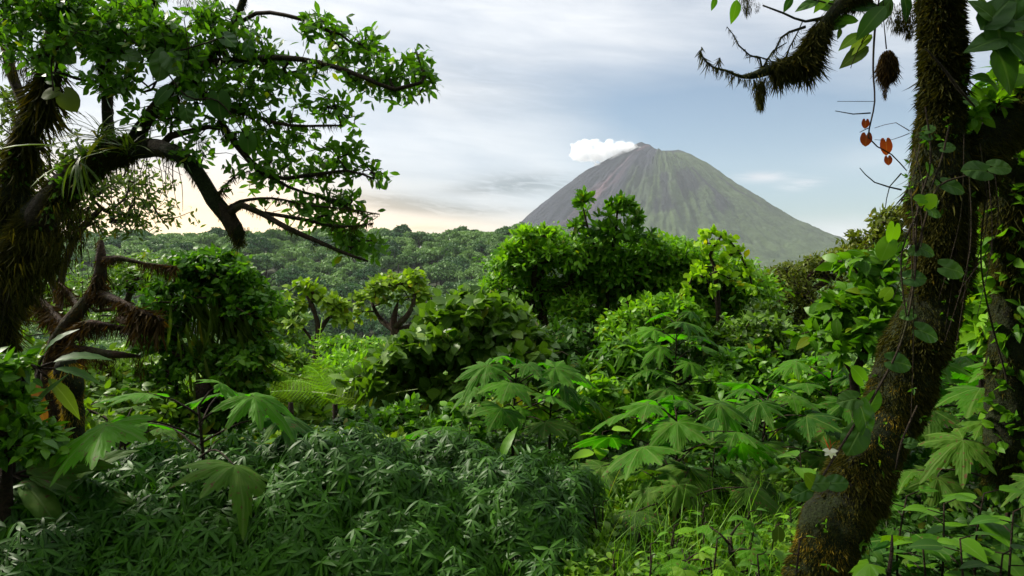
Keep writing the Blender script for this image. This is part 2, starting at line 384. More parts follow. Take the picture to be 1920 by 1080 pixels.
M['fern'] = leafmat('leaf_fern', (.10, .30, .012), (.20, .46, .025), .5, .45)
M['fern2'] = leafmat('leaf_fern_dull', (.07, .17, .02), (.13, .26, .04), .5, .4)
M['grass'] = leafmat('blade_grass', (.05, .20, .015), (.13, .36, .03), .42, .4)
M['cover'] = leafmat('leaf_ground_cover', (.04, .14, .018), (.12, .28, .035), .45, .38)
M['hero'] = leafmat('leaf_tree_overhead', (.03, .12, .014), (.08, .25, .025), .38, .5, .5, .3)
M['far'] = leafmat('leaf_far_hazed', (.018, .078, .045), (.10, .24, .13), .6, .15, 0, .2)  # teal-leaning green: some distance haze is mixed into the leaf colour
M['olive'] = leafmat('leaf_olive', (.04, .085, .012), (.10, .16, .03), .48, .35)
M['dead'] = leafmat('leaf_dead', (.14, .025, .012), (.24, .05, .02), .55, .35, .5)
M['brown'] = leafmat('leaf_brown', (.16, .085, .04), (.28, .15, .08), .6, .25, .5)
M['strap'] = leafmat('leaf_strap', (.03, .075, .02), (.075, .15, .035), .45, .4, .5)
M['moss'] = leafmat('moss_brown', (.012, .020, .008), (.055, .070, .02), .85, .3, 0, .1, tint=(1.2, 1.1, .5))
M['mossg'] = leafmat('moss_gold', (.06, .075, .02), (.24, .22, .05), .85, .35, 0, .1, tint=(1.2, 1.1, .4))  # own moss colour on the stump; painted edge light on the leaning trunk
M['mossr'] = leafmat('moss_rust', (.018, .015, .010), (.050, .042, .026), .85, .3, 0, .1, tint=(1.2, 1.0, .5))
M['bark'] = barkmat('bark_mossy', (.004, .005, .002), (.018, .015, .007), (.020, .030, .006), 1.0, 14)
M['barkr'] = barkmat('bark_rust', (.025, .015, .009), (.065, .036, .02), (.04, .04, .012), .5)
M['twig'] = barkmat('bark_twig', (.03, .023, .014), (.07, .05, .03), (.06, .06, .02), .3, 20)
M['stem'] = barkmat('stem_dark', (.03, .022, .014), (.06, .035, .022), (.03, .045, .012), .2, 20)
M['petal'] = leafmat('petal_white', (.60, .75, 1.7), (.66, .84, 1.85), .5, .3)
T_ELL = t_leaf(.19, 3, .15, .22, .5); T_OB = t_leaf(.20, 3, .15, .15, .62); T_LAN = t_leaf(.115, 4, .25, .42, .42)
T_RND = t_leaf(.36, 4, .10, .2, .5, wave=.05); T_BIG = t_leaf(.25, 5, .18, .35, .48); T_STRAP = t_leaf(.035, 6, .3, .75, .45)
T_WIL = t_leaf(.088, 3, .25, .34, .38); T_SM = t_leaf(.19, 2, .15, .2, .5); T_OV = t_leaf(.30, 5, .16, .25, .40); T_HEART = t_heart(); T_BLADE = t_blade(); T_CARD = (np.array([(0, 0, 0), (.32, .5, .06), (0, 1, 0), (-.32, .5, .06)]), np.array([(0, 1, 2), (0, 2, 3)]), np.array([(0, 0), (1, .5), (0, 1), (1, .5)], float))
PALMS = [t_palm(7, .42, 3, .30, 155, 1), t_palm(9, .44, 2, .42, 160, 2), t_palm(7, .38, 3, .22, 145, 3), t_palm(7, .47, 2, .5, 150, 9), t_palm(5, .36, 3, .3, 135, 11)]
PALM_S = [t_palm(5, .28, 2, .25, 120, 4), t_palm(5, .22, 2, .3, 120, 5)]

# ------------------------------------------------------------------ terrain
def crest_px(px):          # photo row of the wooded crest for each photo column
    return np.interp(px, [-900, 0, 300, 360, 520, 700, 840, 960, 1080, 1300, 1500, 1700, 2800], [470, 455, 448, 446, 446, 440, 446, 436, 440, 500, 520, 520, 500])
def H(x, y):
    x = np.asarray(x, float); y = np.asarray(y, float)
    z = np.interp(y, [-40, 5, 40, 150, 260, 330], [1.2, -.5, -4.9, -40, -52, -50])
    z = z + np.where(y > 5, .25 * np.clip((y - 5) / 20, 0, 1), 0) * fbm(np.stack([x * .12, y * .12, x * 0], -1), 3, 3) * 2
    z = z + np.clip((y - 60) / 200, 0, 1) * 14 * fbm(np.stack([x * .012, y * .012, x * 0], -1), 3, 5)
    z = z + np.clip((x - 1.5) / 6, 0, 1) * np.clip(1 - abs(y - 8) / 14, 0, 1) * .5
    px = 960 + F * x / np.maximum(y, 1); crest = (500 - crest_px(px)) / F * 640 + 1.7 - 11
    t = np.clip((y - 300) / 340, 0, 1); t = t * t * (3 - 2 * t)
    rz = -50 + (crest + 50) * t + 10 * fbm(np.stack([x * .01, y * .01, x * 0], -1), 4, 8) * np.sin(math.pi * np.clip(t, 0, 1))
    z = np.where(y > 300, np.maximum(rz, -60), z)
    back = np.clip((y - 640) / 900, 0, 1); z = np.where(y > 640, crest * (1 - back) + -70 * back, z)
    return z
def plain_ground(name, mat):
    ys = np.concatenate([np.linspace(-30, 60, 120), np.linspace(62, 700, 130)[1:], np.geomspace(720, 6400, 30)])
    us = np.linspace(-1, 1, 140); g = []
    for y in ys: g.append(np.stack([us * (25 + abs(y) * 1.02), np.full(140, y)], -1))
    g = np.array(g); z = H(g[..., 0], g[..., 1]); V = np.concatenate([g, z[..., None]], -1).reshape(-1, 3); n, m = g.shape[:2]
    i = np.arange(n - 1)[:, None] * m; j = np.arange(m - 1)[None]; q = np.stack([i + j, i + j + 1, i + m + j + 1, i + m + j], -1).reshape(-1, 4)
    return mesh_obj(name, V, q, mat, smooth=True)
def groundmat():
    m_ = bpy.data.materials.new('forest_floor'); m_.use_nodes = True; nt = m_.node_tree; nt.nodes.clear(); g = N(nt)
    geo = g.n('ShaderNodeNewGeometry'); n1 = g.noise(geo.outputs['Position'], 1.5, 6, .6); n2 = g.noise(geo.outputs['Position'], 30, 4)
    c = g.mix(g.ss(n1, .4, .6), (.022, .018, .010, 1), (.022, .045, .012, 1)); c = g.mix(n2, c, (.035, .05, .015, 1))
    p = g.n('ShaderNodeBsdfPrincipled'); g.l(c, p.inputs['Base Color']); p.inputs['Roughness'].default_value = .95
    o = g.n('ShaderNodeOutputMaterial'); g.l(p.outputs[0], o.inputs[0]); return m_
ground = tag(plain_ground('ground', groundmat()), 'dark forest floor sloping from the clearing down into the valley', None, None, 'structure')

# ------------------------------------------------------------------ volcano
VD = 4500.0; VC = 1237
def build_volcano():
    rl = np.array([0, 10, 22, 40, 52, 90, 130, 160, 205, 252, 330, 430, 600]); hl = np.array([289, 282, 273, 271, 276, 296, 318, 337, 373, 412, 466, 505, 540])
    rr = np.array([0, 8, 32, 42, 58, 84, 135, 185, 245, 295, 323, 400, 600]); hr = np.array([289, 284, 282, 286, 294, 312, 350, 385, 425, 450, 462, 492, 530])
    nt_, nr = 900, 260
    th = np.linspace(0, 2 * math.pi, nt_, endpoint=False); r = np.concatenate([[0.01], np.linspace(0, 1, nr)[1:] ** 1.1 * 600])
    TH, RR = np.meshgrid(th, r, indexing='ij'); wgt = (1 + np.cos(TH)) / 2; wgt = wgt * wgt * (3 - 2 * wgt)
    h = np.interp(RR, rl, 500 - hl) * (1 - wgt) + np.interp(RR, rr, 500 - hr) * wgt
    # radial gullies: noise that follows the bearing and wanders slowly downhill
    ct, st = np.cos(TH), np.sin(TH)
    def rad(freq, k, s): return fbm(np.stack([ct * freq, st * freq, RR * k], -1), 4, s)
    gul = 10 * (1 - np.abs(rad(5, .006, 11)) * 2.4) + 6.5 * (1 - np.abs(rad(13, .012, 12)) * 2.4) + 4 * (1 - abs(rad(34, .03, 13)) * 2.4)
    front = np.clip(-st, 0, 1) ** .6 * .9 + .16
    h = h + (gul - 12) * np.clip(RR / 190, 0, 1) * front + fbm(np.stack([ct * RR * .05, st * RR * .05, RR * 0], -1), 4, 15) * 3.0
    h = h - st ** 2 * 26 * np.exp(-(RR / 55) ** 2) * np.clip(RR / 8, 0, 1)
    s = VD / F; cx = (VC - 960) * s
    X = cx + ct * RR * s; Y = VD + st * RR * s * .95; Z = 1.7 + h * s
    V = np.stack([X, Y, Z], -1).reshape(-1, 3)
    # surface cover: ash and lava scree on the left, grass and scrub on the right, lava tongues
    n1 = fbm(np.stack([ct * 9, st * 9, RR * .010], -1), 4, 21); n2 = fbm(np.stack([ct * 22, st * 22, RR * .02], -1), 3, 22); n3 = fbm(np.stack([X * .004, Y * .004, Z * .004], -1), 4, 23)
    scree = np.clip((-ct * 1.0 - .30 + .5 * n1 - .06 * np.clip((RR - 60) / 200, 0, 1)) * 3.2 + .3, 0, 1)
    scree = np.maximum(scree, np.clip(1.3 - RR / 45 + n2, 0, 1))
    pink = np.clip(1 - abs(ct + .62 + .08 * n1) / .10, 0, 1) * np.clip(.5 + n2 * 1.8, 0, 1)
    def tongue(a0, wa, r0, r1):    # dark lava tongue at a bearing, between two radii
        aa = np.degrees(np.arctan2(st, ct)); wv = wa * (.35 + .65 * np.clip((RR - r0) / (r1 - r0), 0, 1)); k = np.clip(1.4 - abs(aa - a0 + 5 * n2) / wv, 0, 1) * np.clip((RR - r0) / 12 + n1 * 1.6, 0, 1) * np.clip((r1 - RR) / 14 + n2 * 2, 0, 1)
        return np.clip(k * 1.4, 0, 1)
    tg = np.maximum.reduce([tongue(-86, 9, 118, 190), tongue(-76, 3, 110, 240), tongue(-100, 4, 150, 260), tongue(-52, 2.5, 130, 215), tongue(-40, 1.6, 60, 150), tongue(-30, 1.2, 150, 260)])
    att = np.stack([scree, np.clip(tg, 0, 1), np.clip(.5 + n1 * .8 + n3 * .5, 0, 1), pink], -1).reshape(-1, 4)
    q = []; i = np.arange(nt_)[:, None] * nr; i2 = ((np.arange(nt_) + 1) % nt_)[:, None] * nr; j = np.arange(nr - 1)[None]
    q = np.stack([i + j, i + j + 1, i2 + j + 1, i2 + j], -1).reshape(-1, 4)
    m_ = bpy.data.materials.new('volcano_flank'); m_.use_nodes = True; nt = m_.node_tree; nt.nodes.clear(); g = N(nt)
    at = g.n('ShaderNodeAttribute', attribute_name='lv'); sp = g.n('ShaderNodeSeparateColor'); g.l(at.outputs['Color'], sp.inputs[0])
    geo = g.n('ShaderNodeNewGeometry'); nz = g.noise(geo.outputs['Position'], .03, 6, .7); nz2 = g.noise(geo.outputs['Position'], .12, 4, .7)
    veg = g.mix(sp.outputs[2], (.006, .015, .005, 1), (.045, .072, .018, 1)); veg = g.mix(g.ss(nz, .4, .65), veg, (.05, .075, .03, 1))
    ash = g.mix(sp.outputs[2], (.008, .009, .017, 1), (.024, .024, .040, 1)); ash = g.mix(at.outputs['Alpha'], ash, (.11, .065, .08, 1))
    c = g.mix(sp.outputs[0], veg, ash); c = g.mix(g.m('MULTIPLY', sp.outputs[1], .95), c, (.010, .011, .016, 1)); c = g.mix(g.m('MULTIPLY', g.ss(nz2, .5, .7), .4), c, (.035, .05, .03, 1))
    p = g.n('ShaderNodeBsdfPrincipled'); g.l(c, p.inputs['Base Color']); p.inputs['Roughness'].default_value = .95; p.inputs['Specular IOR Level'].default_value = .1
    b_ = g.n('ShaderNodeBump'); b_.inputs['Strength'].default_value = 1.0; b_.inputs['Distance'].default_value = 18; g.l(nz, b_.inputs['Height']); g.l(b_.outputs[0], p.inputs['Normal'])
    o = g.n('ShaderNodeOutputMaterial'); g.l(p.outputs[0], o.inputs[0])
    ob = mesh_obj('volcano', V, q, m_, att=att, smooth=True)
    tag(ob, 'conical volcano with grey ash left flank and green right flank', 'volcano', None, 'structure')
build_volcano()

# summit cloud: a ragged puff of steam drifting left off the summit
def build_cloud():
    s = VD / F; r_ = random.Random(3); V = []; T = []; parts = []
    import bmesh
    bm = bmesh.new()
    puffs = []
    for (px, py, rx, ry) in ((1185, 281, 15, 8), (1172, 279, 18, 11), (1155, 280, 20, 13), (1143, 277, 16, 13), (1128, 283, 20, 14), (1110, 279, 18, 14), (1096, 284, 20, 15), (1084, 276, 14, 9), (1082, 290, 13, 11), (1150, 290, 18, 9), (1120, 296, 20, 8), (1100, 297, 16, 7), (1165, 291, 15, 8), (1140, 303, 14, 7), (1125, 311, 12, 6), (1098, 267, 8, 5),(1118, 268, 9, 6),(1142, 266, 8, 5)):
        puffs.append((px, py, rx, ry))
    for (px, py, rx, ry) in puffs:
        c = P(px, py, VD - 130 + r_.uniform(-15, 15)); r2 = bmesh.ops.create_icosphere(bm, subdivisions=4, radius=1.0)
        vs = np.array([v.co[:] for v in r2['verts']]); n_ = fbm(vs * 2.2 + px, 4, 2) * .95; vs = vs * (1 + n_[:, None])
        for v, q in zip(r2['verts'], vs): v.co = (c[0] + q[0] * rx * s, c[1] + q[1] * max(rx, 16) * s * .8, c[2] + q[2] * ry * s)
    me = bpy.data.meshes.new('cloud'); bm.to_mesh(me); bm.free(); o = bpy.data.objects.new('summit_cloud', me); COL.objects.link(o)
    md = o.modifiers.new('r', 'REMESH'); md.mode = 'VOXEL'; md.voxel_size = 7
    dg = bpy.context.evaluated_depsgraph_get(); me2 = bpy.data.meshes.new_from_object(o.evaluated_get(dg)); o.modifiers.clear(); o.data = me2
    m_ = bpy.data.materials.new('steam'); m_.use_nodes = True; nt = m_.node_tree; nt.nodes.clear(); g = N(nt)
    v = g.n('ShaderNodeVolumePrincipled'); v.inputs['Color'].default_value = (1, 1, 1, 1); v.inputs['Density'].default_value = .010; v.inputs['Anisotropy'].default_value = .0; ge = g.n('ShaderNodeTexCoord'); nz = g.noise(ge.outputs['Object'], .018, 4, .6); g.l(g.ss(nz, .36, .60, .0008, .030), v.inputs['Density'])
    ou = g.n('ShaderNodeOutputMaterial'); g.l(v.outputs[0], ou.inputs['Volume']); me2.materials.clear(); me2.materials.append(m_)
    recentre(o, P(1130, 285, VD - 130))
    tag(o, 'small white ragged cloud clinging to the left of the volcano summit', 'cloud')
build_cloud()

# ------------------------------------------------------------------ far forest
def crown_proto(i, nf, rad=1.0):
    r_ = np.random.default_rng(100 + i); nl = 7 + i * 2; L = []
    for k in range(nl):
        a = r_.uniform(0, 2 * math.pi); rr = math.sqrt(r_.random()) * .78; z = .55 + .35 * math.cos(rr * 1.7) + r_.uniform(-.12, .12)
        L.append(((math.cos(a) * rr, math.sin(a) * rr, z), r_.uniform(.20, .38)))
    pos = []; d = []; per = nf // nl
    for c, q in L:
        u = r_.normal(size=(per, 3)); u /= np.linalg.norm(u, axis=1)[:, None]; u[:, 2] = np.where(u[:, 2] < -.3, -u[:, 2], u[:, 2])
        pos.append(np.array(c) + u * q * (.75 + .3 * r_.random((per, 1))) * np.array((1, 1, .75))); d.append(u)
    pos = np.concatenate(pos); d = np.concatenate(d)
    dr = unit(np.cross(d, r_.normal(size=d.shape)) + d * .25); nm = unit(d + .5 * r_.normal(size=d.shape))
    lv = inst(T_CARD, pos, dr, nm, .11 + .07 * r_.random(len(pos)), r_.random(len(pos)) * .6 + .4 * r_.random())
    core = []
    tr = tube(np.array([(0, 0, -1.0), (.02, 0, -.3), (0, .03, .3), (0, 0, .7)]), np.array([.06, .05, .04, .02]), 6)
    return lv, tr
protos = [crown_proto(i, 1500) for i in range(6)]
proto_me = []
for lv, tr in protos:
    V, T, A = join([lv, tr]); o = mesh_obj('forest_tree', V, T, None, att=A, slots=[M['far'], M['stem']], mi=np.r_[np.zeros(len(lv[1]), int), np.ones(len(tr[1]), int)]); proto_me.append(o.data); bpy.data.objects.remove(o)
cand = []
y = 62.0
while y < 700:
    dens = 8.5 if y < 200 else 12.5; xs = np.arange(-1.05 * y - 20, .55 * y + 20, dens); 
    for x in xs:
        cand.append((x + rng.uniform(-5, 5), y + rng.uniform(-5, 5), (6.0 + 9.0 * rng.random() ** 1.6) * (1.0 if y > 260 else .42)))
    y += dens * .92
cand = np.array(cand); zc = H(cand[:, 0], cand[:, 1]); topz = zc + cand[:, 2] * 1.2
px = 960 + F * cand[:, 0] / cand[:, 1]; py = 500 - F * (topz - 1.7) / cand[:, 1]
ok = (px > -120) & (px < 1750) & (py < 720) & (cand[:, 1] < 690) & ((cand[:, 1] > 420) | (py > crest_px(px) + 45)) & ((px < 1050) | (py > 520))
# approximate visibility: a crown is seen where its top clears everything nearer in that column
order = np.argsort(cand[:, 1]); sil = np.full(400, 760.0); vis = np.zeros(len(cand), bool)
for i in order:
    if not ok[i]: continue
    k = int((px[i] + 200) / 6); k = min(max(k, 0), 399); wv = max(1, int(cand[i, 2] / cand[i, 1] * F / 6)); seg = sil[max(0, k - wv):k + wv + 1]
    if py[i] < np.median(seg) + 2: vis[i] = True; seg[:] = np.minimum(seg, py[i] + 4)
keep = ok
size = cand[:, 2] / cand[:, 1]; inview = vis & (px > 0) & (px < 1000) & (py > 415) & (py < 660)
idx = np.where(inview)[0]; idx = idx[np.argsort(-size[idx])][:290]; ind = set(idx.tolist())
nvis = int(inview.sum()); print('far trees', len(cand), 'kept', int(keep.sum()), 'visible', nvis)
stuffp = []
for i in np.where(keep)[0]:
    x, y, r_ = cand[i]; k = rng.integers(0, 6); z = zc[i] + r_ * .05 + rng.uniform(-1.5, 2.5); a = rng.uniform(0, 6.28); sz = rng.uniform(.8, 1.15)
    if i in ind:
        o = bpy.data.objects.new('forest_tree', proto_me[k]); COL.objects.link(o); o.location = (x, y, z); o.rotation_euler = (0, 0, a); o.scale = (r_, r_, r_ * sz)
        tag(o, 'rounded canopy tree in the hazy forest across the valley', 'tree', 'trees on the far wooded hillside')
    elif vis[i] or rng.random() < .75:
        lv = protos[k][0]; V, T, A = lv; A = A.copy(); nq = 8; c, s_ = math.cos(a), math.sin(a)
        sel = np.arange(0, len(T)) if y < 250 else None
        W_ = np.stack([V[:, 0] * c - V[:, 1] * s_, V[:, 0] * s_ + V[:, 1] * c, V[:, 2] * sz], -1) * r_ + (x, y, z)
        A[:, 0] = np.clip(A[:, 0] + rng.uniform(-.5, .5), 0, .94); stuffp.append((W_, T, A))
# emergent crest trees stand a little above the ridge line
V, T, A = join(stuffp); fo = mesh_obj('forest', V, T, M['far'], att=A); tag(fo, 'continuous rainforest canopy covering the far ridge and valley', None, None, 'stuff')
for (px_, py_, r_, wh) in ((715, 436, 4.2, 'second from the left'), (890, 432, 5.5, 'widest and third from the right'), (936, 430, 3.6, 'second from the right'), (957, 428, 4.0, 'rightmost, next to the foot of the volcano'), (380, 438, 5, 'leftmost, beside the hanging limb'), (828, 440, 3.5, 'small one in the middle of the crest')):
    p = P(px_, py_, 640); o = bpy.data.objects.new('emergent_tree', proto_me[(px_ + py_) % 6]); COL.objects.link(o); o.location = (p[0], p[1], p[2] - r_ * .9); o.scale = (r_ * 1.2, r_ * 1.2, r_ * .9)
    tag(o, 'tree breaking the far ridge skyline, ' + wh, 'tree', 'emergent trees on the ridge crest')
# ------------------------------------------------------------------ generic plants
def wl(px, py, d, rx, ry, rd=None, wgt=None):     # an ellipsoid lobe given by photo bearing, distance and size
    k = d / F; r_ = (rx * k, (rd if rd else rx) * k, ry * k)
    return (P(px, py, d), r_) if wgt is None else (P(px, py, d), r_, wgt)
def woody(name, label, cat, base, lobes, n, tpl, mat, size, per=8, r_tip=.005, trunk=None, bark='stem', shell=.7, spread=.65, flat=.55, droop=.1, jit=.08, group=None, extra_tips=None, step=.2, wander=.08, var=.3, crown='foliage'):
    base = np.asarray(base, float); t = thing(name, label, cat, base, group)
    tips = lobes_tips(lobes, n, shell, -.3 if len(lobes) > 30 else -.1) if n else np.zeros((0, 3))
    if extra_tips is not None: tips = np.concatenate([tips, extra_tips])
    if trunk is None:
        c = np.mean([l[0] for l in lobes], 0); mid = base * .45 + c * .55; trunk = [np.array([[*base, .04], [*(base * .7 + mid * .3 + (.05, 0, 0)), .03], [*mid, .015]])]
    parts, dirs, pos, rad = grow(trunk, tips, r_tip, step, .42, wander)
    mesh_obj('trunk' if cat == 'tree' else 'stem', *join(parts)[:2], M[bark], t, smooth=True)
    V, T, A = spray(tips, dirs, per, size, spread, flat, droop, jit * .6, var, tpl); mesh_obj(crown, V, T, M[mat], t, att=A)
    return t, tips, dirs, pos, rad
def gp(px, d, dz=0.0):
    x = (px - 960) / F * d; return np.array((x, d, float(H(x, d)) + dz))
def limb(pts, step=.12):     # pts: (px, py, depth, width in photo px)
    return catmull([[*P(a, b, d), w_ / 2 / F * d] for a, b, d, w_ in pts], step)
def strands(pl, n, length, down=.8, mat='moss', wd=.035, clump=3.0, seedv=0, disp=None, side=False, lay=.8, base=.72):
    """moss threads hanging from and standing off limbs; pl = list of Nx4 polylines"""
    P_, D_, S_ = [], [], []
    tot = sum(len(q) for q in pl)
    for q in pl:
        k = max(1, int(n * len(q) / tot)); i = rng.integers(0, len(q) - 1, k); f = rng.random(k)[:, None]; c = q[i] * (1 - f) + q[i + 1] * f
        u = rv(k); tn = unit((q[i + 1] - q[i])[:, :3]); u = unit(u - tn * (u * tn).sum(1)[:, None]); u[:, 2] -= .35 * down; u = unit(u)
        if side: u[:, 0] = np.where(u[:, 0] > .15, -u[:, 0], u[:, 0])
        p = c[:, :3] + u * c[:, 3:4] * .92
        if disp:
            V_ = c[:, :3] + u * c[:, 3:4]; e_ = fbm(V_ * disp[1], 4, disp[2]) + .6 * fbm(V_ * disp[1] * np.array((1, 1, .35)) * 2.3, 2, disp[2] + 9); p = V_ + u * (e_ * c[:, 3] * disp[0] + .001)[:, None]
        D_.append(unit(u * lay + np.array((0, 0, -down)) + rv(k) * .35)); P_.append(p)
        cl = np.clip(fbm(c[:, :3] * clump + seedv, 3, 31) * 1.8 + base, .2, 1.7); S_.append(length * cl * (.35 + .9 * rng.random(k) ** 1.5) * (1 + .8 * np.clip(-u[:, 2], 0, 1)))
    p = np.concatenate(P_); d = np.concatenate(D_); s = np.concatenate(S_)
    t = t_blade(3, wd, .35); return inst(t, p, d, rv(len(p)), s)
def tassel(p, length, n, rad=.03, sp=.35):
    """a hanging tail of moss from point p"""
    u = rng.random(n); q = np.asarray(p) + np.stack([rng.normal(size=n) * rad * (1.1 - u * .8), rng.normal(size=n) * rad * (1.1 - u * .8), -u * length * .75], -1)
    return inst(t_blade(3, .05, .3), q, unit(np.array((0, 0, -1.0)) + rv(n) * sp), rv(n), (.30 + .3 * rng.random(n)) * length * .45)

def lobed_plant(label, px, top, d, n, leaf, mat='palm', base_px=None, tiers=.45, group=None, tpls=PALMS, name='lobed_leaf_plant', seed=0, tilt=.25, h_extra=0.0):
    """upright stem with big lobed leaves on long stalks; one mesh per leaf"""
    r_ = np.random.default_rng(seed + int(px)); b = gp(base_px if base_px else px, d, -.05); tp = P(px, top, d); h = tp[2] - b[2]; leaf = leaf * (.54 if leaf > 1.01 else .56); n = int(n * 1.5)
    t = thing(name, label, 'plant', b, group)
    st = catmull([[*b, .018 + .004 * h], [*(b * .6 + tp * .4 + (r_.uniform(-.05, .05), r_.uniform(-.05, .05), 0)), .016], [*tp, .008]], .12); parts = [tube(st[:, :3], st[:, 3], 7, .15, 20)]
    for k in range(n):
        f = 1 - tiers * (k / n) ** .9; q = b + (tp - b) * f; a = k * 2.4 + r_.uniform(-.35, .35) + seed; young = k < 2
        L = leaf * (.75 + .45 * min(1, k / 3)) * r_.uniform(.85, 1.1); reach = L * (.5 + .6 * k / n) * r_.uniform(.9, 1.2); dr = np.array((math.cos(a), math.sin(a), 0))
        e = q + dr * reach + np.array((0, 0, reach * (.55 - .55 * k / n) + .02))
        pt = catmull([[*q, .009], [*(q * .5 + e * .5 + (0, 0, .10 * reach)), .006], [*e, .004]], .08); parts.append(tube(pt[:, :3], pt[:, 3], 5))
        ld = unit(dr + np.array((0, 0, -.02 - .5 * tilt * k / n - r_.uniform(-.15, tilt * 1.6)))); nm = unit(np.array((0, 0, 1.0)) + dr * .3 + r_.normal(size=3) * .26)
        V, T, A = inst(tpls[(k + seed) % len(tpls)], e[None], ld[None], nm[None], [L * .58], np.array([r_.random() * .9]))
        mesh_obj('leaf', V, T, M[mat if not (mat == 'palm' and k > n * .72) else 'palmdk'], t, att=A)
    V, T, A = join(parts); mesh_obj('stem', V, T, M['stem'], t, smooth=True)
    return t
def mound(name, label, cat, lobes, n, tpl, mat, size, per=6, group=None, base=None, **k):
    b = base if base is not None else np.array((lobes[0][0][0], lobes[0][0][1], float(H(lobes[0][0][0], lobes[0][0][1]))))
    return woody(name, label, cat, b, lobes, n, tpl, mat, size, per, group=group, **k)[0]

# ------------------------------------------------------------------ trees in the valley edge
def mass_lobes(xs, tops, bottom, d, k, r0, r1, dd=.6, seed=0):
    """many small uneven lobes filling a crown whose top follows a traced outline"""
    r_ = np.random.default_rng(seed); L = []
    for i in range(k):
        px = xs[0] + (xs[-1] - xs[0]) * ((i * .618034 + r_.uniform(-.03, .03)) % 1); r = r_.uniform(r0, r1); tp = np.interp(px, xs, tops) + r * .8; py = tp if i < k * .42 else r_.uniform(tp, max(bottom, tp + 1))
        L.append(wl(px, py, d + r_.uniform(-dd, dd), r * r_.uniform(.9, 1.5), r * r_.uniform(.7, 1.05)))
    return L
t, tips, dirs, pos, rad = woody('umbrella_tree', 'spreading yellow-green tree with many forked bare limbs at the valley edge', 'tree', gp(745, 26, -.3),
    [wl(740, 545, 26, 50, 26), wl(700, 565, 26, 42, 22), wl(780, 560, 26, 38, 24), wl(740, 530, 26, 45, 14), wl(678, 590, 26, 25, 12), wl(800, 600, 26, 22, 12), wl(765, 525, 26, 32, 12)], 240, T_RND, 'yellow', .25, 7, .014,
    [limb([(745, 660, 26, 24), (742, 625, 26, 20), (738, 605, 26, 14), (742, 580, 26, 8)]), limb([(738, 618, 26, 14), (715, 600, 26.4, 10), (700, 575, 26.4, 5)]), limb([(740, 615, 26, 14), (765, 590, 25.6, 10), (775, 570, 25.6, 5)]), limb([(742, 620, 26, 12), (790, 605, 26, 8), (815, 590, 26, 5)])], 'barkr', .55, .6, .7, 0, .35, step=.5, wander=.05)
woody('crooked_tree', 'slim crooked tree with sparse yellow-green tufts left of the umbrella-shaped tree', 'tree', gp(592, 24, -.3),
    [wl(570, 545, 24, 25, 12), wl(600, 565, 24, 28, 12), wl(560, 575, 24, 20, 9), wl(628, 575, 24, 25, 10), wl(560, 610, 24, 20, 8), wl(640, 600, 24, 18, 8)], 120, T_RND, 'yellow', .28, 7, .018,
    [limb([(595, 690, 24, 16), (593, 650, 24, 14), (597, 625, 24, 10), (594, 600, 24, 8), (586, 575, 24, 6), (575, 555, 24, 4)]), limb([(593, 645, 24, 9), (580, 630, 24, 6), (568, 615, 24, 4)]), limb([(596, 628, 24, 8), (612, 600, 24, 5), (622, 580, 24, 4)])], 'barkr', .5, .6, .7, 0, .3, step=.5)
woody('hazy_slope_tree', 'loose pale green tree on the slope between vine-hung bush and crooked tree', 'tree', gp(515, 38, -.3),
    [wl(500, 580, 38, 40, 20), wl(540, 600, 38, 35, 22), wl(480, 620, 38, 40, 22), wl(530, 640, 38, 40, 20)], 220, T_ELL, 'cover', .5, 8, .02, None, 'barkr', .5, .6, .6, 0, .5, step=.6)

# ------------------------------------------------------------------ central thicket
t, tips, dirs, pos, rad = woody('bushy_tree', 'broad leafy tree in front of the volcano, its crown full of small glossy leaves', 'tree', gp(1100, 14, -.1),
    mass_lobes([930, 950, 985, 1030, 1065, 1110, 1160, 1210, 1260, 1300, 1350, 1400, 1425], [545, 480, 448, 440, 458, 450, 462, 450, 455, 470, 490, 505, 540], 720, 14, 120, 22, 40, .9, 5), 5600, T_OB, 'bright', .14, 9, .0042,
    [limb([(1075, 760, 14, 16), (1080, 680, 14, 12), (1070, 600, 14, 9), (1060, 540, 14, 6)]), limb([(1078, 690, 14, 9), (1130, 620, 14, 7), (1180, 560, 14, 5)]), limb([(1076, 700, 14, 9), (1040, 640, 14, 7), (1010, 580, 14, 5)]), limb([(1200, 760, 14, 12), (1220, 680, 14, 9), (1280, 600, 14, 6)])], 'barkr', .55, .65, .55, .12, .22, step=.35)
woody('rosette_leaf_tree', 'dark tree with upright rosettes of large leaves poking up against the volcano', 'tree', gp(1150, 13, -.1),
    [wl(1093, 385, 13, 20, 26), wl(1085, 430, 13, 20, 22), wl(1160, 395, 13, 25, 28), wl(1150, 440, 13, 35, 30), wl(1195, 415, 13, 20, 28), wl(1110, 455, 13, 30, 24), wl(1200, 450, 13, 25, 18)], 110, T_OB, 'mid', .18, 11, .006,
    [limb([(1150, 760, 13.9, 8), (1140, 600, 13.9, 7), (1140, 520, 13.6, 6), (1152, 450, 13, 4), (1158, 390, 13, 3)]), limb([(1140, 500, 13.5, 5), (1110, 450, 13, 4), (1092, 385, 13, 3)])], 'stem', .3, .62, .3, -.25, .04, step=.3, wander=.04)
woody('rosette_leaf_tree', 'sunlit tree with upright leaf rosettes at the left top of the bushy tree', 'tree', gp(1000, 13.2, -.1),
    [wl(985, 445, 13.2, 22, 18), wl(1020, 445, 13.2, 28, 18), wl(1005, 480, 13.2, 45, 24), wl(960, 480, 13.2, 22, 20)], 100, T_OB, 'bright', .17, 12, .01, [limb([(1000, 760, 14, 7), (998, 600, 14, 6), (1003, 500, 13.4, 4)])], 'stem', .3, .62, .3, -.25, .05, step=.3)
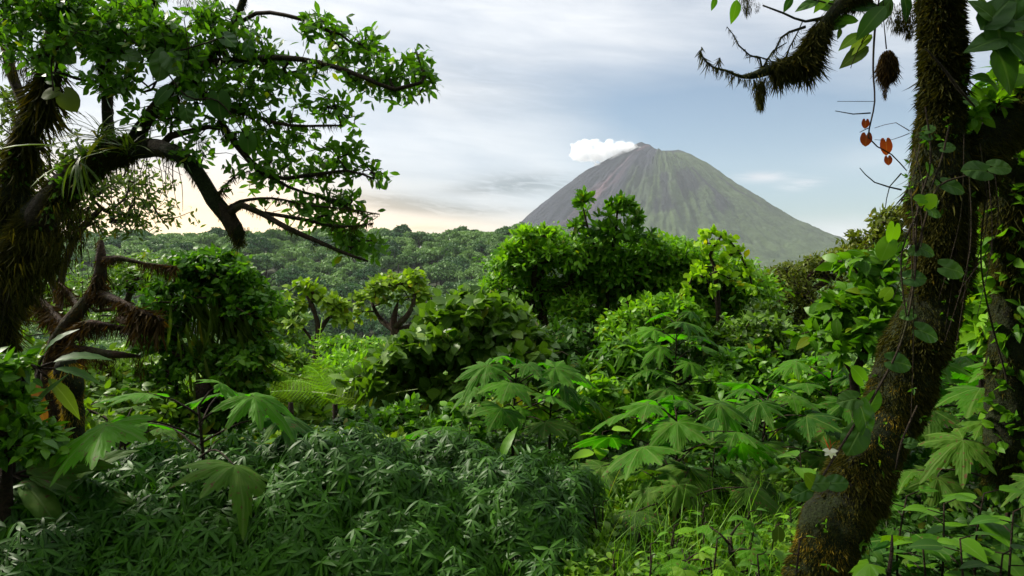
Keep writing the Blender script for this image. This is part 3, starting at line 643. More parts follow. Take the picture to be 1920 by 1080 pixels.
lt = np.array([P(*q) for q in ((1318, 438, 12), (1335, 436, 12), (1352, 444, 12), (1368, 452, 12.1), (1342, 458, 11.8), (1322, 455, 11.9), (1385, 470, 12), (1330, 480, 12), (1395, 492, 12), (1405, 510, 12), (1355, 490, 11.8), (1312, 500, 12), (1300, 515, 11.9), (1322, 520, 11.8), (1345, 510, 11.8), (1365, 520, 11.8), (1290, 540, 11.8), (1385, 530, 11.8), (1335, 540, 11.7), (1410, 540, 12), (1372, 476, 12))])
woody('lime_leaf_tree', 'slender tree with glowing lime-yellow round leaves right of centre', 'tree', gp(1350, 12, -.1), [wl(1350, 500, 12, 10, 10)], 0, T_RND, 'lime', .13, 18, .013,
    [limb([(1345, 740, 12, 10), (1350, 640, 12, 8), (1345, 560, 12, 6), (1340, 500, 12, 5)])], 'stem', extra_tips=lt, spread=.68, flat=.3, droop=-.1, jit=.16, step=.25)
mound('round_leaf_bush', 'dome-shaped bush of overlapping rounded leaves left of centre', 'shrub',
    mass_lobes([700, 740, 790, 830, 870, 920, 960, 990], [700, 665, 620, 575, 560, 565, 590, 650], 770, 10, 46, 24, 44, .6, 7), 1100, T_RND, 'round', .185, 8, jit=.14, flat=.5, droop=.2, spread=.75)
mound('glossy_shrub', 'mid green shrub under the crooked tree', 'shrub', [wl(640, 690, 16, 60, 22), wl(590, 705, 16, 50, 20), wl(680, 700, 15.5, 45, 24), wl(640,730,15,90,26)], 330, T_ELL, 'bright', .2, 9, jit=.18)
mound('tangled_shrub', 'yellowish tangled shrub right of the vine-hung bush', 'shrub', [wl(515, 680, 14, 50, 30), wl(560, 690, 14, 40, 26), wl(500, 730, 13, 60, 40), wl(560, 740, 13, 50, 30)], 380, T_ELL, 'cover', .13, 12, jit=.2)
# right hand middle distance
woody('small_leaf_tree', 'dark dome-crowned small-leaved tree below the right foot of the volcano', 'tree', gp(1530, 18, -.1),
    mass_lobes([1400, 1430, 1480, 1530, 1580, 1630, 1680], [545, 515, 500, 482, 470, 462, 470], 640, 18, 48, 22, 42, .8, 8), 1500, T_ELL, 'olive', .12, 14, .012, None, 'barkr', .6, .65, .55, .1, .3, step=.4)
woody('feathery_tree', 'fine-leaved tree silhouetted against the sky just left of the mossy trunk', 'tree', gp(1680, 14, -.1),
    [wl(1650, 420, 14, 35, 22), wl(1690, 410, 14, 40, 22), wl(1630, 455, 14, 45, 25), wl(1680, 460, 14, 50, 35), wl(1600, 480, 14, 40, 20), wl(1660,510,14,60,40)], 420, T_ELL, 'olive', .13, 10, .008, None, 'stem', .5, .65, .4, .1, .2, step=.3)
mound('pale_leaf_shrub', 'shrub of small pale green leaves beneath the dark dome-crowned tree', 'shrub', [wl(1430, 640, 11, 70, 45), wl(1480, 680, 11, 70, 45), wl(1420, 600, 12, 50, 30), wl(1370, 650, 11.5, 50, 40)], 520, T_OV, 'round', .11, 10, jit=.14)
mound('drooping_leaf_shrub', 'leafy shrub with narrow drooping leaves left of the tall lobed plant', 'shrub', [wl(1180, 680, 10, 50, 45), wl(1130, 720, 10, 60, 40), wl(1200, 740, 9.5, 60, 40)], 300, T_LAN, 'mid', .24, 9, jit=.12, droop=.4)
mound('inner_thicket', 'leafy thicket filling in behind the stems of the bushy tree', 'shrub', mass_lobes([955, 1000, 1060, 1120, 1200, 1280, 1400], [600, 545, 520, 530, 500, 520, 560], 700, 14.6, 60, 26, 46, .5, 15), 1900, T_OB, 'bright', .15, 8, r_tip=.003, jit=.3, shell=.4)
mound('dark_shrub', 'dark shrub below the bushy tree behind the lobed plants', 'shrub', [wl(1060, 660, 12, 90, 50), wl(1160, 660, 12, 60, 40), wl(1000, 680, 12, 60, 50), wl(1300,700,12,90,50), wl(1400,720,11,80,50)], 600, T_ELL, 'dark', .16, 11, jit=.2)
mound('right_verge_shrub', 'broad bright leafy shrub seen through the gap between both right trunks', 'shrub', [wl(1840, 620, 8.5, 50, 50), wl(1810, 560, 9, 50, 60), wl(1880, 650, 8.5, 60, 50), wl(1830, 480, 9, 40, 50)], 330, T_BIG, 'bright', .2, 8, jit=.15)
mound('right_back_thicket', 'dense green thicket behind the second mossy trunk', 'shrub', [wl(1850, 520, 12, 90, 110), wl(1950, 450, 12, 90, 120), wl(1780, 620, 12, 70, 70), wl(1880, 700, 11, 120, 90), wl(1700, 640, 12, 80, 70)], 700, T_ELL, 'mid', .2, 11, jit=.25)
mound('trunkside_shrub', 'shrub of oval leaves leaning on the left side of the mossy trunk', 'shrub', [wl(1600, 590, 6.2, 60, 40), wl(1650, 560, 6.2, 40, 50), wl(1570, 650, 6.2, 60, 40), wl(1640, 640, 6, 50, 40), wl(1620, 500, 6.4, 55, 30)], 190, T_BIG, 'mid', .15, 8, jit=.1, flat=.5)
mound('young_shrub', 'leafy young shrub between the central lobed plant and the tall tiered one', 'shrub', [wl(1130, 770, 8.4, 45, 45), wl(1170, 800, 8.2, 40, 40), wl(1100, 800, 8, 40, 35)], 260, T_BIG, 'bright', .13, 8, jit=.1)
mound('young_shrub', 'leafy shrub right of the tall tiered plant below the pale-leaved shrub', 'shrub', [wl(1390, 700, 9.5, 60, 40), wl(1440, 730, 9.2, 60, 40), wl(1360, 740, 9, 50, 40)], 320, T_BIG, 'mid', .14, 8, jit=.12)
mound('young_shrub', 'bright leafy shrub just left of the leaning trunk near its middle', 'shrub', [wl(1540, 740, 8, 60, 45), wl(1600, 760, 7.6, 45, 50), wl(1500, 790, 7.6, 50, 35)], 320, T_BIG, 'bright', .12, 8, jit=.12)
mound('pale_tip_shrub', 'light-tipped shrub in front of the lower right part of the bushy tree', 'shrub', [wl(1240, 590, 11.5, 60, 30), wl(1180, 620, 11.5, 60, 35), wl(1290, 620, 11.5, 50, 35)], 330, T_OV, 'bright', .12, 8, jit=.14)
mound('pale_tip_shrub', 'small leafy shrub left of the central lobed plant under the round leaf bush', 'shrub', [wl(760, 800, 7.4, 60, 36), wl(860, 810, 7.2, 50, 36), wl(700, 830, 7, 50, 26)], 300, T_OV, 'mid', .10, 8, jit=.1)
mound('background_shrub', 'leafy shrub filling the hollow beneath both small yellow-green trees', 'shrub', [wl(700, 660, 22, 60, 22), wl(640, 650, 23, 50, 16), wl(790, 660, 21, 60, 24)], 300, T_ELL, 'bright', .2, 9, jit=.25)
# left middle distance
t, tips, dirs, pos, rad = woody('vine_hung_bush', 'tall dark column of vines and drooping leaves at the left', 'shrub', gp(385, 8, 0),
    mass_lobes([285, 320, 350, 390, 430, 465, 485], [630, 540, 488, 474, 480, 520, 610], 800, 8, 62, 20, 36, .3, 6), 1900, T_OV, 'mid', .085, 9, .005, None, 'stem', .75, .75, .5, .25, .09, step=.25)
n = 420; q = lobes_tips([wl(400, 600, 8, 78, 70), wl(430, 640, 8, 55, 60), wl(420, 700, 8, 60, 50)], n, .95); q[:, 1] = np.minimum(q[:, 1], 8.05)
V, T, A = inst(T_STRAP, q, unit(np.array((.25, -.12, -1)) + rv(len(q)) * .25), rv(len(q)) + np.array((0, -1, .4)), .3 + .35 * rng.random(len(q))); mesh_obj('hanging_leaves', V, T, M['strap'], t, att=A)
woody('background_small_tree', 'pale small-leaved tree behind the rusty moss limbs', 'tree', gp(250, 12, 0),
    [wl(280, 510, 12, 90, 30), wl(200, 540, 12, 90, 35), wl(320, 540, 12.5, 60, 30), wl(230, 600, 13, 60, 30), wl(100, 560, 12, 70, 50)], 520, T_ELL, 'cover', .12, 9, .006, None, 'barkr', .3, .65, .6, .05, .25, step=.3)
woody('glow_lit_tree', 'fine twigs and small leaves against the sunset glow at left', 'tree', gp(120, 9, 0),
    [wl(230, 370, 9, 90, 55), wl(280, 420, 9, 60, 40), wl(180, 430, 9, 80, 40), wl(120, 320, 9, 60, 60), wl(100, 400, 9, 70, 50), wl(20, 330, 9, 60, 90), wl(30, 460, 9, 60, 60), wl(60,230,9,60,60)], 1000, T_ELL, 'strap', .085, 7, .004,
    [limb([(100, 800, 9, 14), (110, 560, 9, 12), (140, 450, 9, 9), (190, 390, 9, 6)]), limb([(110, 560, 9, 8), (60, 430, 9, 7), (40, 330, 9, 5)])], 'stem', .1, .7, .3, .1, .15, step=.2, wander=.12)
mound('left_thicket', 'dense thicket of mixed leaves under the left tree', 'shrub', [wl(60, 620, 9, 80, 50), wl(150, 690, 9, 90, 40), wl(230, 720, 9, 90, 45), wl(80, 760, 8, 100, 50), wl(250, 790, 7.5, 100, 50)], 700, T_OV, 'cover', .11, 9, jit=.15)
mound('trunk_foot_shrub', 'leafy shrub growing in front of the foot of the left mossy tree', 'shrub', [wl(0, 700, 4.2, 45, 30), wl(-10, 780, 4.1, 60, 50), wl(40, 840, 4.1, 60, 40)], 240, T_OV, 'mid', .085, 8, jit=.1)
mound('yellow_tip_shrub', 'low shrub with yellowish leaf tips just behind the dense foreground shrubs', 'shrub', [wl(620, 850, 6.2, 70, 32), wl(690, 860, 6.2, 60, 30), wl(560, 840, 6.5, 60, 32), wl(720, 840, 6.8, 45, 28), wl(480, 880, 6.3, 60, 30)], 330, T_OV, 'yellow', .085, 8, jit=.08)
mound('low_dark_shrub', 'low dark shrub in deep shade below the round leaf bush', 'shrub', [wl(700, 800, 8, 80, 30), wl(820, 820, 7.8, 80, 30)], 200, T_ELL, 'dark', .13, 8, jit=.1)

# ------------------------------------------------------------------ ferns
def fern(label, px, py, d, n, L, mat='fern', seed=0):
    b = P(px, py, d); r_ = np.random.default_rng(seed + px); g0 = gp(px, d); t = thing('tree_fern', label, 'fern', g0)
    st = catmull([[*g0, .05], [*b, .04]], .2); V, T, A = tube(st[:, :3], st[:, 3], 8, .3, 15); mesh_obj('stem', V, T, M['stem'], t, smooth=True)
    for k in range(n):
        a = k * 6.283 / n + r_.uniform(-.2, .2); dr = np.array((math.cos(a), math.sin(a), r_.uniform(.7, 1.7))); V, T, A = inst(t_fern(20, .19, 1.2), b[None], unit(dr)[None], np.array([[r_.normal() * .3, -.75, .75]]), [L * r_.uniform(.85, 1.15)], np.array([r_.random() * .9])); mesh_obj('frond', V, T, M[mat], t, att=A)
fern('bright yellow-green tree fern with arching fronds left of the round leaf bush', 628, 758, 10.5, 12, 1.05)
fern('duller fern with fine fronds just below the tangled yellowish shrub', 545, 755, 11, 10, .95, 'fern2', 3)
fern('fern with low shaded fronds between bright fern and round leaf bush', 700, 775, 9.5, 9, .8, 'fern2', 5)
fern('pale fern seen beneath the rusty moss limbs at left', 225, 735, 10, 10, 1.15, 'fern2', 7)

# ------------------------------------------------------------------ lobed plants
G = None
lobed_plant('large dark lobed-leaf plant at lower left in front of the vine-hung bush', 372, 762, 4.7, 6, 1.02, 'palm', seed=1, tiers=.35)
lobed_plant('lobed-leaf plant half hidden left of the large lower-left one', 235, 800, 5.4, 5, .70, 'palmdk', seed=2)
lobed_plant('tall lobed-leaf plant standing in the centre of the picture', 968, 690, 7.3, 12, .88, 'palm', seed=3, tiers=.5)
lobed_plant('slim lobed-leaf plant close beside the right of the central one', 1035, 705, 7.7, 9, .78, 'palm', seed=14, tiers=.4)
lobed_plant('wide lobed-leaf plant right of centre with pale top leaves', 1268, 770, 5.9, 12, .92, 'palm', seed=5, tiers=.55)
lobed_plant('tall many-tiered lobed-leaf plant in front of the bushy tree', 1270, 600, 9.6, 15, .90, 'palm', seed=6, tiers=.7)
lobed_plant('lobed-leaf plant with thick dark stem left of the leaning mossy trunk', 1440, 745, 6.7, 11, .88, 'palm', seed=7, tiers=.5)
lobed_plant('lobed-leaf plant with sagging leaves touching the leaning mossy trunk', 1560, 690, 7.4, 10, .82, 'palm', seed=8, tiers=.5)
lobed_plant('small lobed-leaf plant at the left front of the central one', 815, 825, 6.2, 6, .66, 'palm', seed=9, tiers=.3)
pass
lobed_plant('low lobed-leaf plant with dark insect-eaten leaf in front of the wide one', 1275, 925, 5.1, 5, .80, 'palmdk', seed=11, tiers=.3, tilt=.5)
lobed_plant('lobed-leaf plant with broad flat tier at right of the mossy trunk', 1870, 700, 5.6, 10, 1.0, 'palm', seed=12, tiers=.35)
lobed_plant('shaded lobed-leaf plant low behind the right of the mossy trunk', 1790, 800, 6.3, 9, .9, 'palm', seed=13, tiers=.5)
lobed_plant('dark lobed-leaf plant at the right edge below the broad flat tier', 1895, 830, 5.0, 7, .8, 'palmdk', seed=15, tiers=.5)
pass
pass
lobed_plant('small light green plant with jagged leaves at the bottom edge', 1290, 1050, 3.9, 5, .32, 'cover', seed=18, tpls=PALM_S, name='jagged_leaf_plant')
lobed_plant('small jagged-leaf plant with one big flat leaf near the trunk foot', 1370, 1005, 4.0, 4, .42, 'palm', seed=19, tpls=PALM_S, name='jagged_leaf_plant')
lobed_plant('bright jagged leaf plant lit at the bottom right of the trunk foot', 1672, 1035, 3.1, 3, .36, 'bright', seed=20, tpls=PALM_S, name='jagged_leaf_plant', tilt=.6)
# broad oval-leaf seedlings, bottom right
def seedling(label, px, top, d, n, leaf, mat, tpl=T_OV, seed=0, name='broad_leaf_seedling'):
    r_ = np.random.default_rng(seed + px); b = gp(px, d, -.03); tp = P(px, top, d); t = thing(name, label or 'small leafy herb standing in the grass left of the mossy trunk foot', 'plant', b, None if label else 'herbs in the grass')
    st = catmull([[*b, .008], [*(b * .5 + tp * .5 + (r_.uniform(-.04, .04), 0, 0)), .007], [*tp, .004]], .1); parts = [tube(st[:, :3], st[:, 3], 6)]
    for k in range(n):
        f = 1 - .75 * (k / n); q = b + (tp - b) * f; a = (k % 2) * math.pi + (k // 2) * 1.57 + r_.uniform(-.3, .3); dr = np.array((math.cos(a), math.sin(a), .30 - .4 * k / n)); e = q + dr * leaf * .28
        parts.append(tube(np.array([q, e]), np.array([.004, .003]), 5)); V, T, A = inst(tpl, e[None], unit(dr + (0, 0, -.15))[None], (np.array((0, 0, 1.0)) + r_.normal(size=3) * .15)[None], [leaf * r_.uniform(.75, 1.1) * (.6 if k < 2 else 1)], np.array([r_.random() * .9])); mesh_obj('leaf', V, T, M[mat], t, att=A)
    V, T, A = join(parts); mesh_obj('stem', V, T, M['stem'], t, smooth=True)
sd = [(1130, 810, 6.5, 12, .30, 'bright', 'large-leaved bright sapling between the central and wide lobed plants'), (1370, 750, 8.4, 14, .34, 'mid', 'large-leaved sapling tucked under the tall tiered lobed plant'), (540, 815, 5.8, 10, .24, 'mid', 'sapling with oval leaves between the vine-hung bush and the ferns'), (880, 800, 6.6, 12, .26, 'mid', 'oval-leaved sapling left beside the central lobed plant'), (1340, 840, 5.7, 12, .24, 'dark', 'dark oval-leaved sapling in the shade right of the wide lobed plant'), (1500, 850, 5.6, 14, .26, 'mid', 'oval-leaved sapling just left of the leaning trunk'), (1700, 930, 4.1, 8, .32, 'palm', 'seedling with wide flat leaves just right of the trunk foot'), (1770, 945, 4.0, 9, .30, 'mid', 'second broad-leaf seedling from the trunk foot'), (1845, 925, 4.2, 10, .30, 'mid', 'tallest broad-leaf seedling at the lower right'), (1900, 960, 3.8, 9, .28, 'mid', 'broad-leaf seedling against the lower right edge'), (1800, 1010, 3.5, 8, .26, 'dark', 'dark low seedling at the bottom right'), (1730, 1020, 3.6, 7, .24, 'mid', 'small seedling beside the jagged bright leaf'), (1880, 1040, 3.3, 8, .24, 'dark', 'shaded seedling in the bottom right corner')]
for i, (a, b, c, n, L, m_, lb) in enumerate(sd): seedling(lb, a, b, c, n, L, m_, seed=i)
sd2 = [(1320, 950, 4.6, 10, .17, 'mid', 'leafy herb left of the trunk with upright tip'), (1405, 960, 4.5, 10, .17, 'mid', 'leafy herb with pale flower head beside the trunk foot'), (1265, 985, 4.2, 9, .15, 'bright', 'bright leafy herb above the grass patch'), (1455, 985, 4.1, 10, .15, 'mid', 'leafy herb touching the foot of the mossy trunk'), (1345, 1010, 3.8, 9, .13, 'bright', 'low leafy herb in the grass patch'), (1220, 1020, 3.9, 9, .12, 'bright', 'low leafy herb at the left of the grass patch'), (1420, 1040, 3.5, 9, .12, 'mid', 'low leafy herb at the bottom beside the trunk foot'), (1150, 1035, 3.9, 9, .11, 'cover', 'leafy herb at the right end of the dense shrubs'), (1500, 1010, 3.2, 8, .10, 'bright', 'sprig growing in front of the trunk foot')]
side = ['left', 'middle', 'right']
for i in range(42):
    a = 1080 + 10 * i + int(random.uniform(-12, 12)); c = random.uniform(3.6, 5.2); b = 500 + (1.7 + random.uniform(-.12, .2)) / c * F
    sd2.append((a, b, c, random.choice((6, 8, 10)), random.uniform(.08, .14), random.choice(('mid', 'bright', 'cover', 'mid')), None))
for i, (a, b, c, n, L, m_, lb) in enumerate(sd2): seedling(lb, a, b, c, n, L, m_, tpl=T_BIG, seed=i, name='leafy_herb')
# broad strap-leaved plants, far left
def heliconia(label, px, py, d, angs, L, mat='broad', seed=0):
    r_ = np.random.default_rng(seed); b = gp(px, d); t = thing('banana_like_plant', label, 'plant', b); c = P(px, py, d); parts = []
    st = catmull([[*b, .03], [*c, .018]], .15); parts.append(tube(st[:, :3], st[:, 3], 7))
    tl = t_leaf(.15, 9, .35, .42, .5, wave=.08)
    for (ax, az_, m2) in angs:
        dr = unit(np.array((ax, r_.uniform(-.5, .3), az_))); e = c + dr * .12; parts.append(tube(np.array([c, e]), np.array([.012, .008]), 5))
        V, T, A = inst(tl, e[None], dr[None], (np.array((0, -.5, 1.0)) + r_.normal(size=3) * .2)[None], [L * r_.uniform(.85, 1.1)], np.array([r_.random() * .8])); mesh_obj('leaf', V, T, M[m2 or mat], t, att=A)
    V, T, A = join(parts); mesh_obj('stem', V, T, M['stem'], t, smooth=True)
heliconia('banana-like plant with arching leaves and brown withered one at the left edge', 70, 690, 5.2, [(-1, .5, None), (.9, .35, None), (.6, .9, None), (-.7, -.1, None), (1, -.1, None), (.7, -.6, 'strap'), (.3, -.9, 'brown')], .36, 'dark', 1)
heliconia('low banana-like plant with grey-green leaves in the left foreground', 25, 890, 4.4, [(.9, .3, None), (-.6, .5, None), (.2, .9, None), (1, -.05, None), (-1, 0, None), (.5, -.1, None)], .55, 'palmdk', 2)
heliconia('flat wide leaf plant lying over the dense shrubs at lower left', 120, 925, 4.5, [(1, .25, None), (-1, .2, None), (.4, .4, None)], .5, 'palmdk', 3)
heliconia('plant with one upright striped yellow-green leaf below the central lobed plant', 935, 890, 6.2, [(.25, 1.1, 'bright'), (-.5, .6, 'bright'), (.8, .5, 'mid')], .34, 'yellow', 4)

# ------------------------------------------------------------------ dense foreground shrubs
TOPX = [-200, 0, 200, 330, 450, 540, 620, 690, 760, 850, 980, 1080, 1150]; TOPY = [930, 925, 918, 905, 885, 862, 862, 885, 900, 890, 897, 925, 970]
cx = []; r_ = np.random.default_rng(12)
for dd_ in np.arange(2.9, 5.5, .30):
    for xx in np.arange(-4.6, .75, .34): cx.append((xx + r_.uniform(-.14, .14), dd_ + r_.uniform(-.13, .13), r_.uniform(.20, .36), r_.uniform(-.07, .12)))
cx = np.array(cx)
def surf(x, y):
    px = 960 + F * x / y; zt = 1.7 - (np.interp(px, TOPX, TOPY) - 500 + 20) / F * 4.4; z = zt - np.maximum(4.4 - y, 0) * .58 - np.maximum(y - 4.4, 0) * .12
    d2 = (x[:, None] - cx[None, :, 0]) ** 2 + (y[:, None] - cx[None, :, 1]) ** 2; b = np.sqrt(np.clip(1 - d2 / cx[None, :, 2] ** 2, 0, 1)) * cx[None, :, 2] * .7 + 1.3 * cx[None, :, 3] * (d2 < cx[None, :, 2] ** 2)
    return z - .14 + b.max(1) + .09 * fbm(np.stack([x * 3.1, y * 3.1, x * 0], -1), 3, 91)
def whorl_shrub(label, p0, p1, size, n=3100):
    y = rng.uniform(3.0, 5.1, n); pe = lambda v: v + 26 * np.sin(y * 3.1 + v) ; px = pe(p0) + (pe(p1) - pe(p0)) * rng.random(n); x = (px - 960) / F * y
    e = .012; z0 = surf(x, y); gx = (surf(x + e, y) - surf(x - e, y)) / (2 * e); gy = (surf(x, y + e) - surf(x, y - e)) / (2 * e)
    nr = unit(np.stack([-np.clip(gx, -2.5, 2.5), -np.clip(gy, -2.5, 2.5), np.ones(n)], -1)); tips = np.stack([x, y, z0 - rng.random(n) ** 2 * .30 + .10 * rng.random(n) ** 6], -1)
    up = unit(nr + rv(n) * .26 + (0, -.15, .3)); c = tips.mean(0); b = np.array((c[0], c[1], float(H(c[0], c[1])))); t = thing('willow_leaf_shrub', label, 'shrub', b)
    parts = []
    for k in rng.integers(0, n, 150): g_ = np.array((*(tips[k, :2] + rng.normal(size=2) * .1), float(H(*tips[k, :2])) - .03)); parts.append(tube(np.array([g_, (g_ + tips[k]) / 2 + rng.normal(size=3) * .03, tips[k]]), np.array([.007, .005, .003]), 5))
    V, T, A = join(parts); mesh_obj('stem', V, T, M['stem'], t, smooth=True)
    per = 6; m = n; ph = (np.arange(per)[None] / per * 6.283 + rng.random((m, 1)) * 6.28 + rng.normal(size=(m, per)) * .38); e1 = unit(np.cross(up, np.array((0, 1.0, .1)))); e2 = np.cross(up, e1)
    d = np.cos(ph)[..., None] * e1[:, None] + np.sin(ph)[..., None] * e2[:, None] + up[:, None] * (.26 + .12 * rng.normal(size=(m, per, 1)))
    d[..., 2] -= .58; d[..., 1] -= .15; d = d.reshape(-1, 3); nm = np.repeat(up, per, 0) + rv(m * per) * .2
    V, T, A = inst(T_WIL, np.repeat(tips, per, 0), d, nm, size * 1.42 * (.62 + .5 * np.repeat(rng.random(m), per) - .25 + .42 * rng.random(m * per)), np.clip(np.repeat(rng.random(m) * .6, per) + rng.random(m * per) * .35, 0, .95)); mesh_obj('foliage', V, T, M['mass'], t, att=A)
whorl_shrub('dense narrow-leaf shrub in the bottom left corner', -160, 200, .092, 4200)
whorl_shrub('dense narrow-leaf shrub under the large lower-left lobed plant', 200, 430, .092, 2800)
whorl_shrub('tallest and darkest mound of narrow-leaf shrub with its rounded top', 430, 680, .092)
whorl_shrub('pale-lit narrow-leaf shrub mound right of the darkest mound', 680, 890, .088)
whorl_shrub('rightmost narrow-leaf shrub mound running down to the grass', 890, 1110, .084)

# ------------------------------------------------------------------ ground cover, grass, understory
def cover(name, label, n, xr, yr, size, mat, tpl, hmax, pxr=None, per=5, flat=.6, seed=0):
    y = yr[0] + (yr[1] - yr[0]) * rng.random(n) ** 1.3; pxx = pxr[0] + (pxr[1] - pxr[0]) * rng.random(n); x = (pxx - 960) / F * y
    hh = hmax * (.25 + .75 * np.clip(fbm(np.stack([x * .8, y * .8, x * 0 + seed], -1), 3, 41) + .5, 0, 1)); z = H(x, y) + hh * rng.random(n) ** .5
    tips = np.stack([x, y, z], -1); d = unit(np.array((0, 0, .8)) + rv(n) * .6); V, T, A = spray(tips, d, per, size, .7, flat, .05, .12, .4, tpl)
    o = mesh_obj(name, V, T, M[mat], att=A); tag(o, label, None, None, 'stuff'); return o
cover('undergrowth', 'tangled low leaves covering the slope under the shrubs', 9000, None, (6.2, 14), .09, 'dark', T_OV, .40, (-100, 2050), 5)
cover('slope_ground_cover', 'leafy scrub covering the slope at the valley edge', 9000, None, (13, 60), .34, 'cover', T_ELL, .9, (-100, 2100), 5)
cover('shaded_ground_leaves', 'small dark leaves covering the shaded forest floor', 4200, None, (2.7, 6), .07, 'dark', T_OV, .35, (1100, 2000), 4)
cover('low_herbs', 'small pale leaves among the grass at the bottom of the picture', 6000, None, (3.6, 6.4), .05, 'cover', T_BIG, .55, (1075, 1560), 6)
n = 3600; y = 3.3 + 2.6 * rng.random(n) ** 1.1; pxx = 1060 + 420 * rng.random(n) ** .9; x = (pxx - 960) / F * y; k = fbm(np.stack([x * 2, y * 2, x * 0], -1), 3, 51) > -.12; x, y = x[k], y[k]; n = len(x)
V, T, A = inst(t_blade(5, .009, .6), np.stack([x, y, H(x, y)], -1), unit(np.array((0, 0, 1.0)) + rv(n) * .42), rv(n), .22 + .42 * rng.random(n) ** 2)
tag(mesh_obj('grass', V, T, M['grass'], att=A), 'bright green grass blades at the bottom beside the trunk', None, None, 'stuff')

# ------------------------------------------------------------------ rusty moss-limbed tree (left middle)
d = 6.3; L = [limb([(95, 800, d, 40), (95, 700, d, 34), (110, 640, d, 30), (150, 580, d, 26), (180, 545, d, 24), (190, 490, d, 18), (188, 450, d, 9)]),
     limb([(180, 550, d, 18), (225, 565, 6.1, 12), (260, 585, 6.0, 14), (305, 602, 6.0, 10)]), limb([(120, 610, d, 20), (90, 580, 6.5, 14), (60, 555, 6.6, 10), (20, 570, 6.7, 8)]),
     limb([(115, 650, d, 14), (170, 658, 6.1, 16), (215, 665, 6.0, 14), (262, 668, 6.0, 5)]), limb([(120, 625, d, 10), (170, 605, 6.1, 13), (215, 612, 6.1, 7), (262, 618, 6.1, 4)]),
     limb([(190, 488, d, 12), (225, 484, 6.2, 10), (270, 494, 6.2, 6), (330, 500, 6.2, 3)]), limb([(150, 580, d, 10), (130, 550, 6.5, 7), (110, 530, 6.5, 4)])]
t = thing('rusty_moss_tree', 'dead tree with horizontal limbs wrapped in rusty hanging moss at the left', 'tree', gp(95, d))
V, T, A = join([tube(q[:, :3], q[:, 3], 12, .4, 9) for q in L]); tk = mesh_obj('trunk', V, T, M['barkr'], t, smooth=True)
mp = [strands(L, 9000, .10, .9, clump=2.5, wd=.05)] + [tassel(P(*q), l_, 220, r_) for q, l_, r_ in [((262, 665, 6), .26, .05), ((205, 668, 6), .22, .05), ((185, 665, 6), .16, .06), ((215, 590, 6.1), .16, .03), ((145, 600, d), .2, .03), ((300, 604, 6), .14, .02), ((160, 672, 6), .12, .05)]]
V, T, A = join(mp); mesh_obj('moss', V, T, M['mossr'], tk, att=A)
# mossy stump beneath it
q = limb([(135, 850, 5.6, 40), (135, 760, 5.6, 36), (128, 710, 5.6, 55), (125, 675, 5.6, 30)], .05); t = thing('mossy_stump', 'short stump hung with yellow-green moss below the rusty moss limbs', 'stump', gp(135, 5.6)); V, T, A = tube(q[:, :3], q[:, 3], 14, .5, 7); tk = mesh_obj('trunk', V, T, M['bark'], t, smooth=True)
V, T, A = strands([q], 3500, .14, 1.0, wd=.04); mesh_obj('moss', V, T, M['mossg'], tk, att=A)

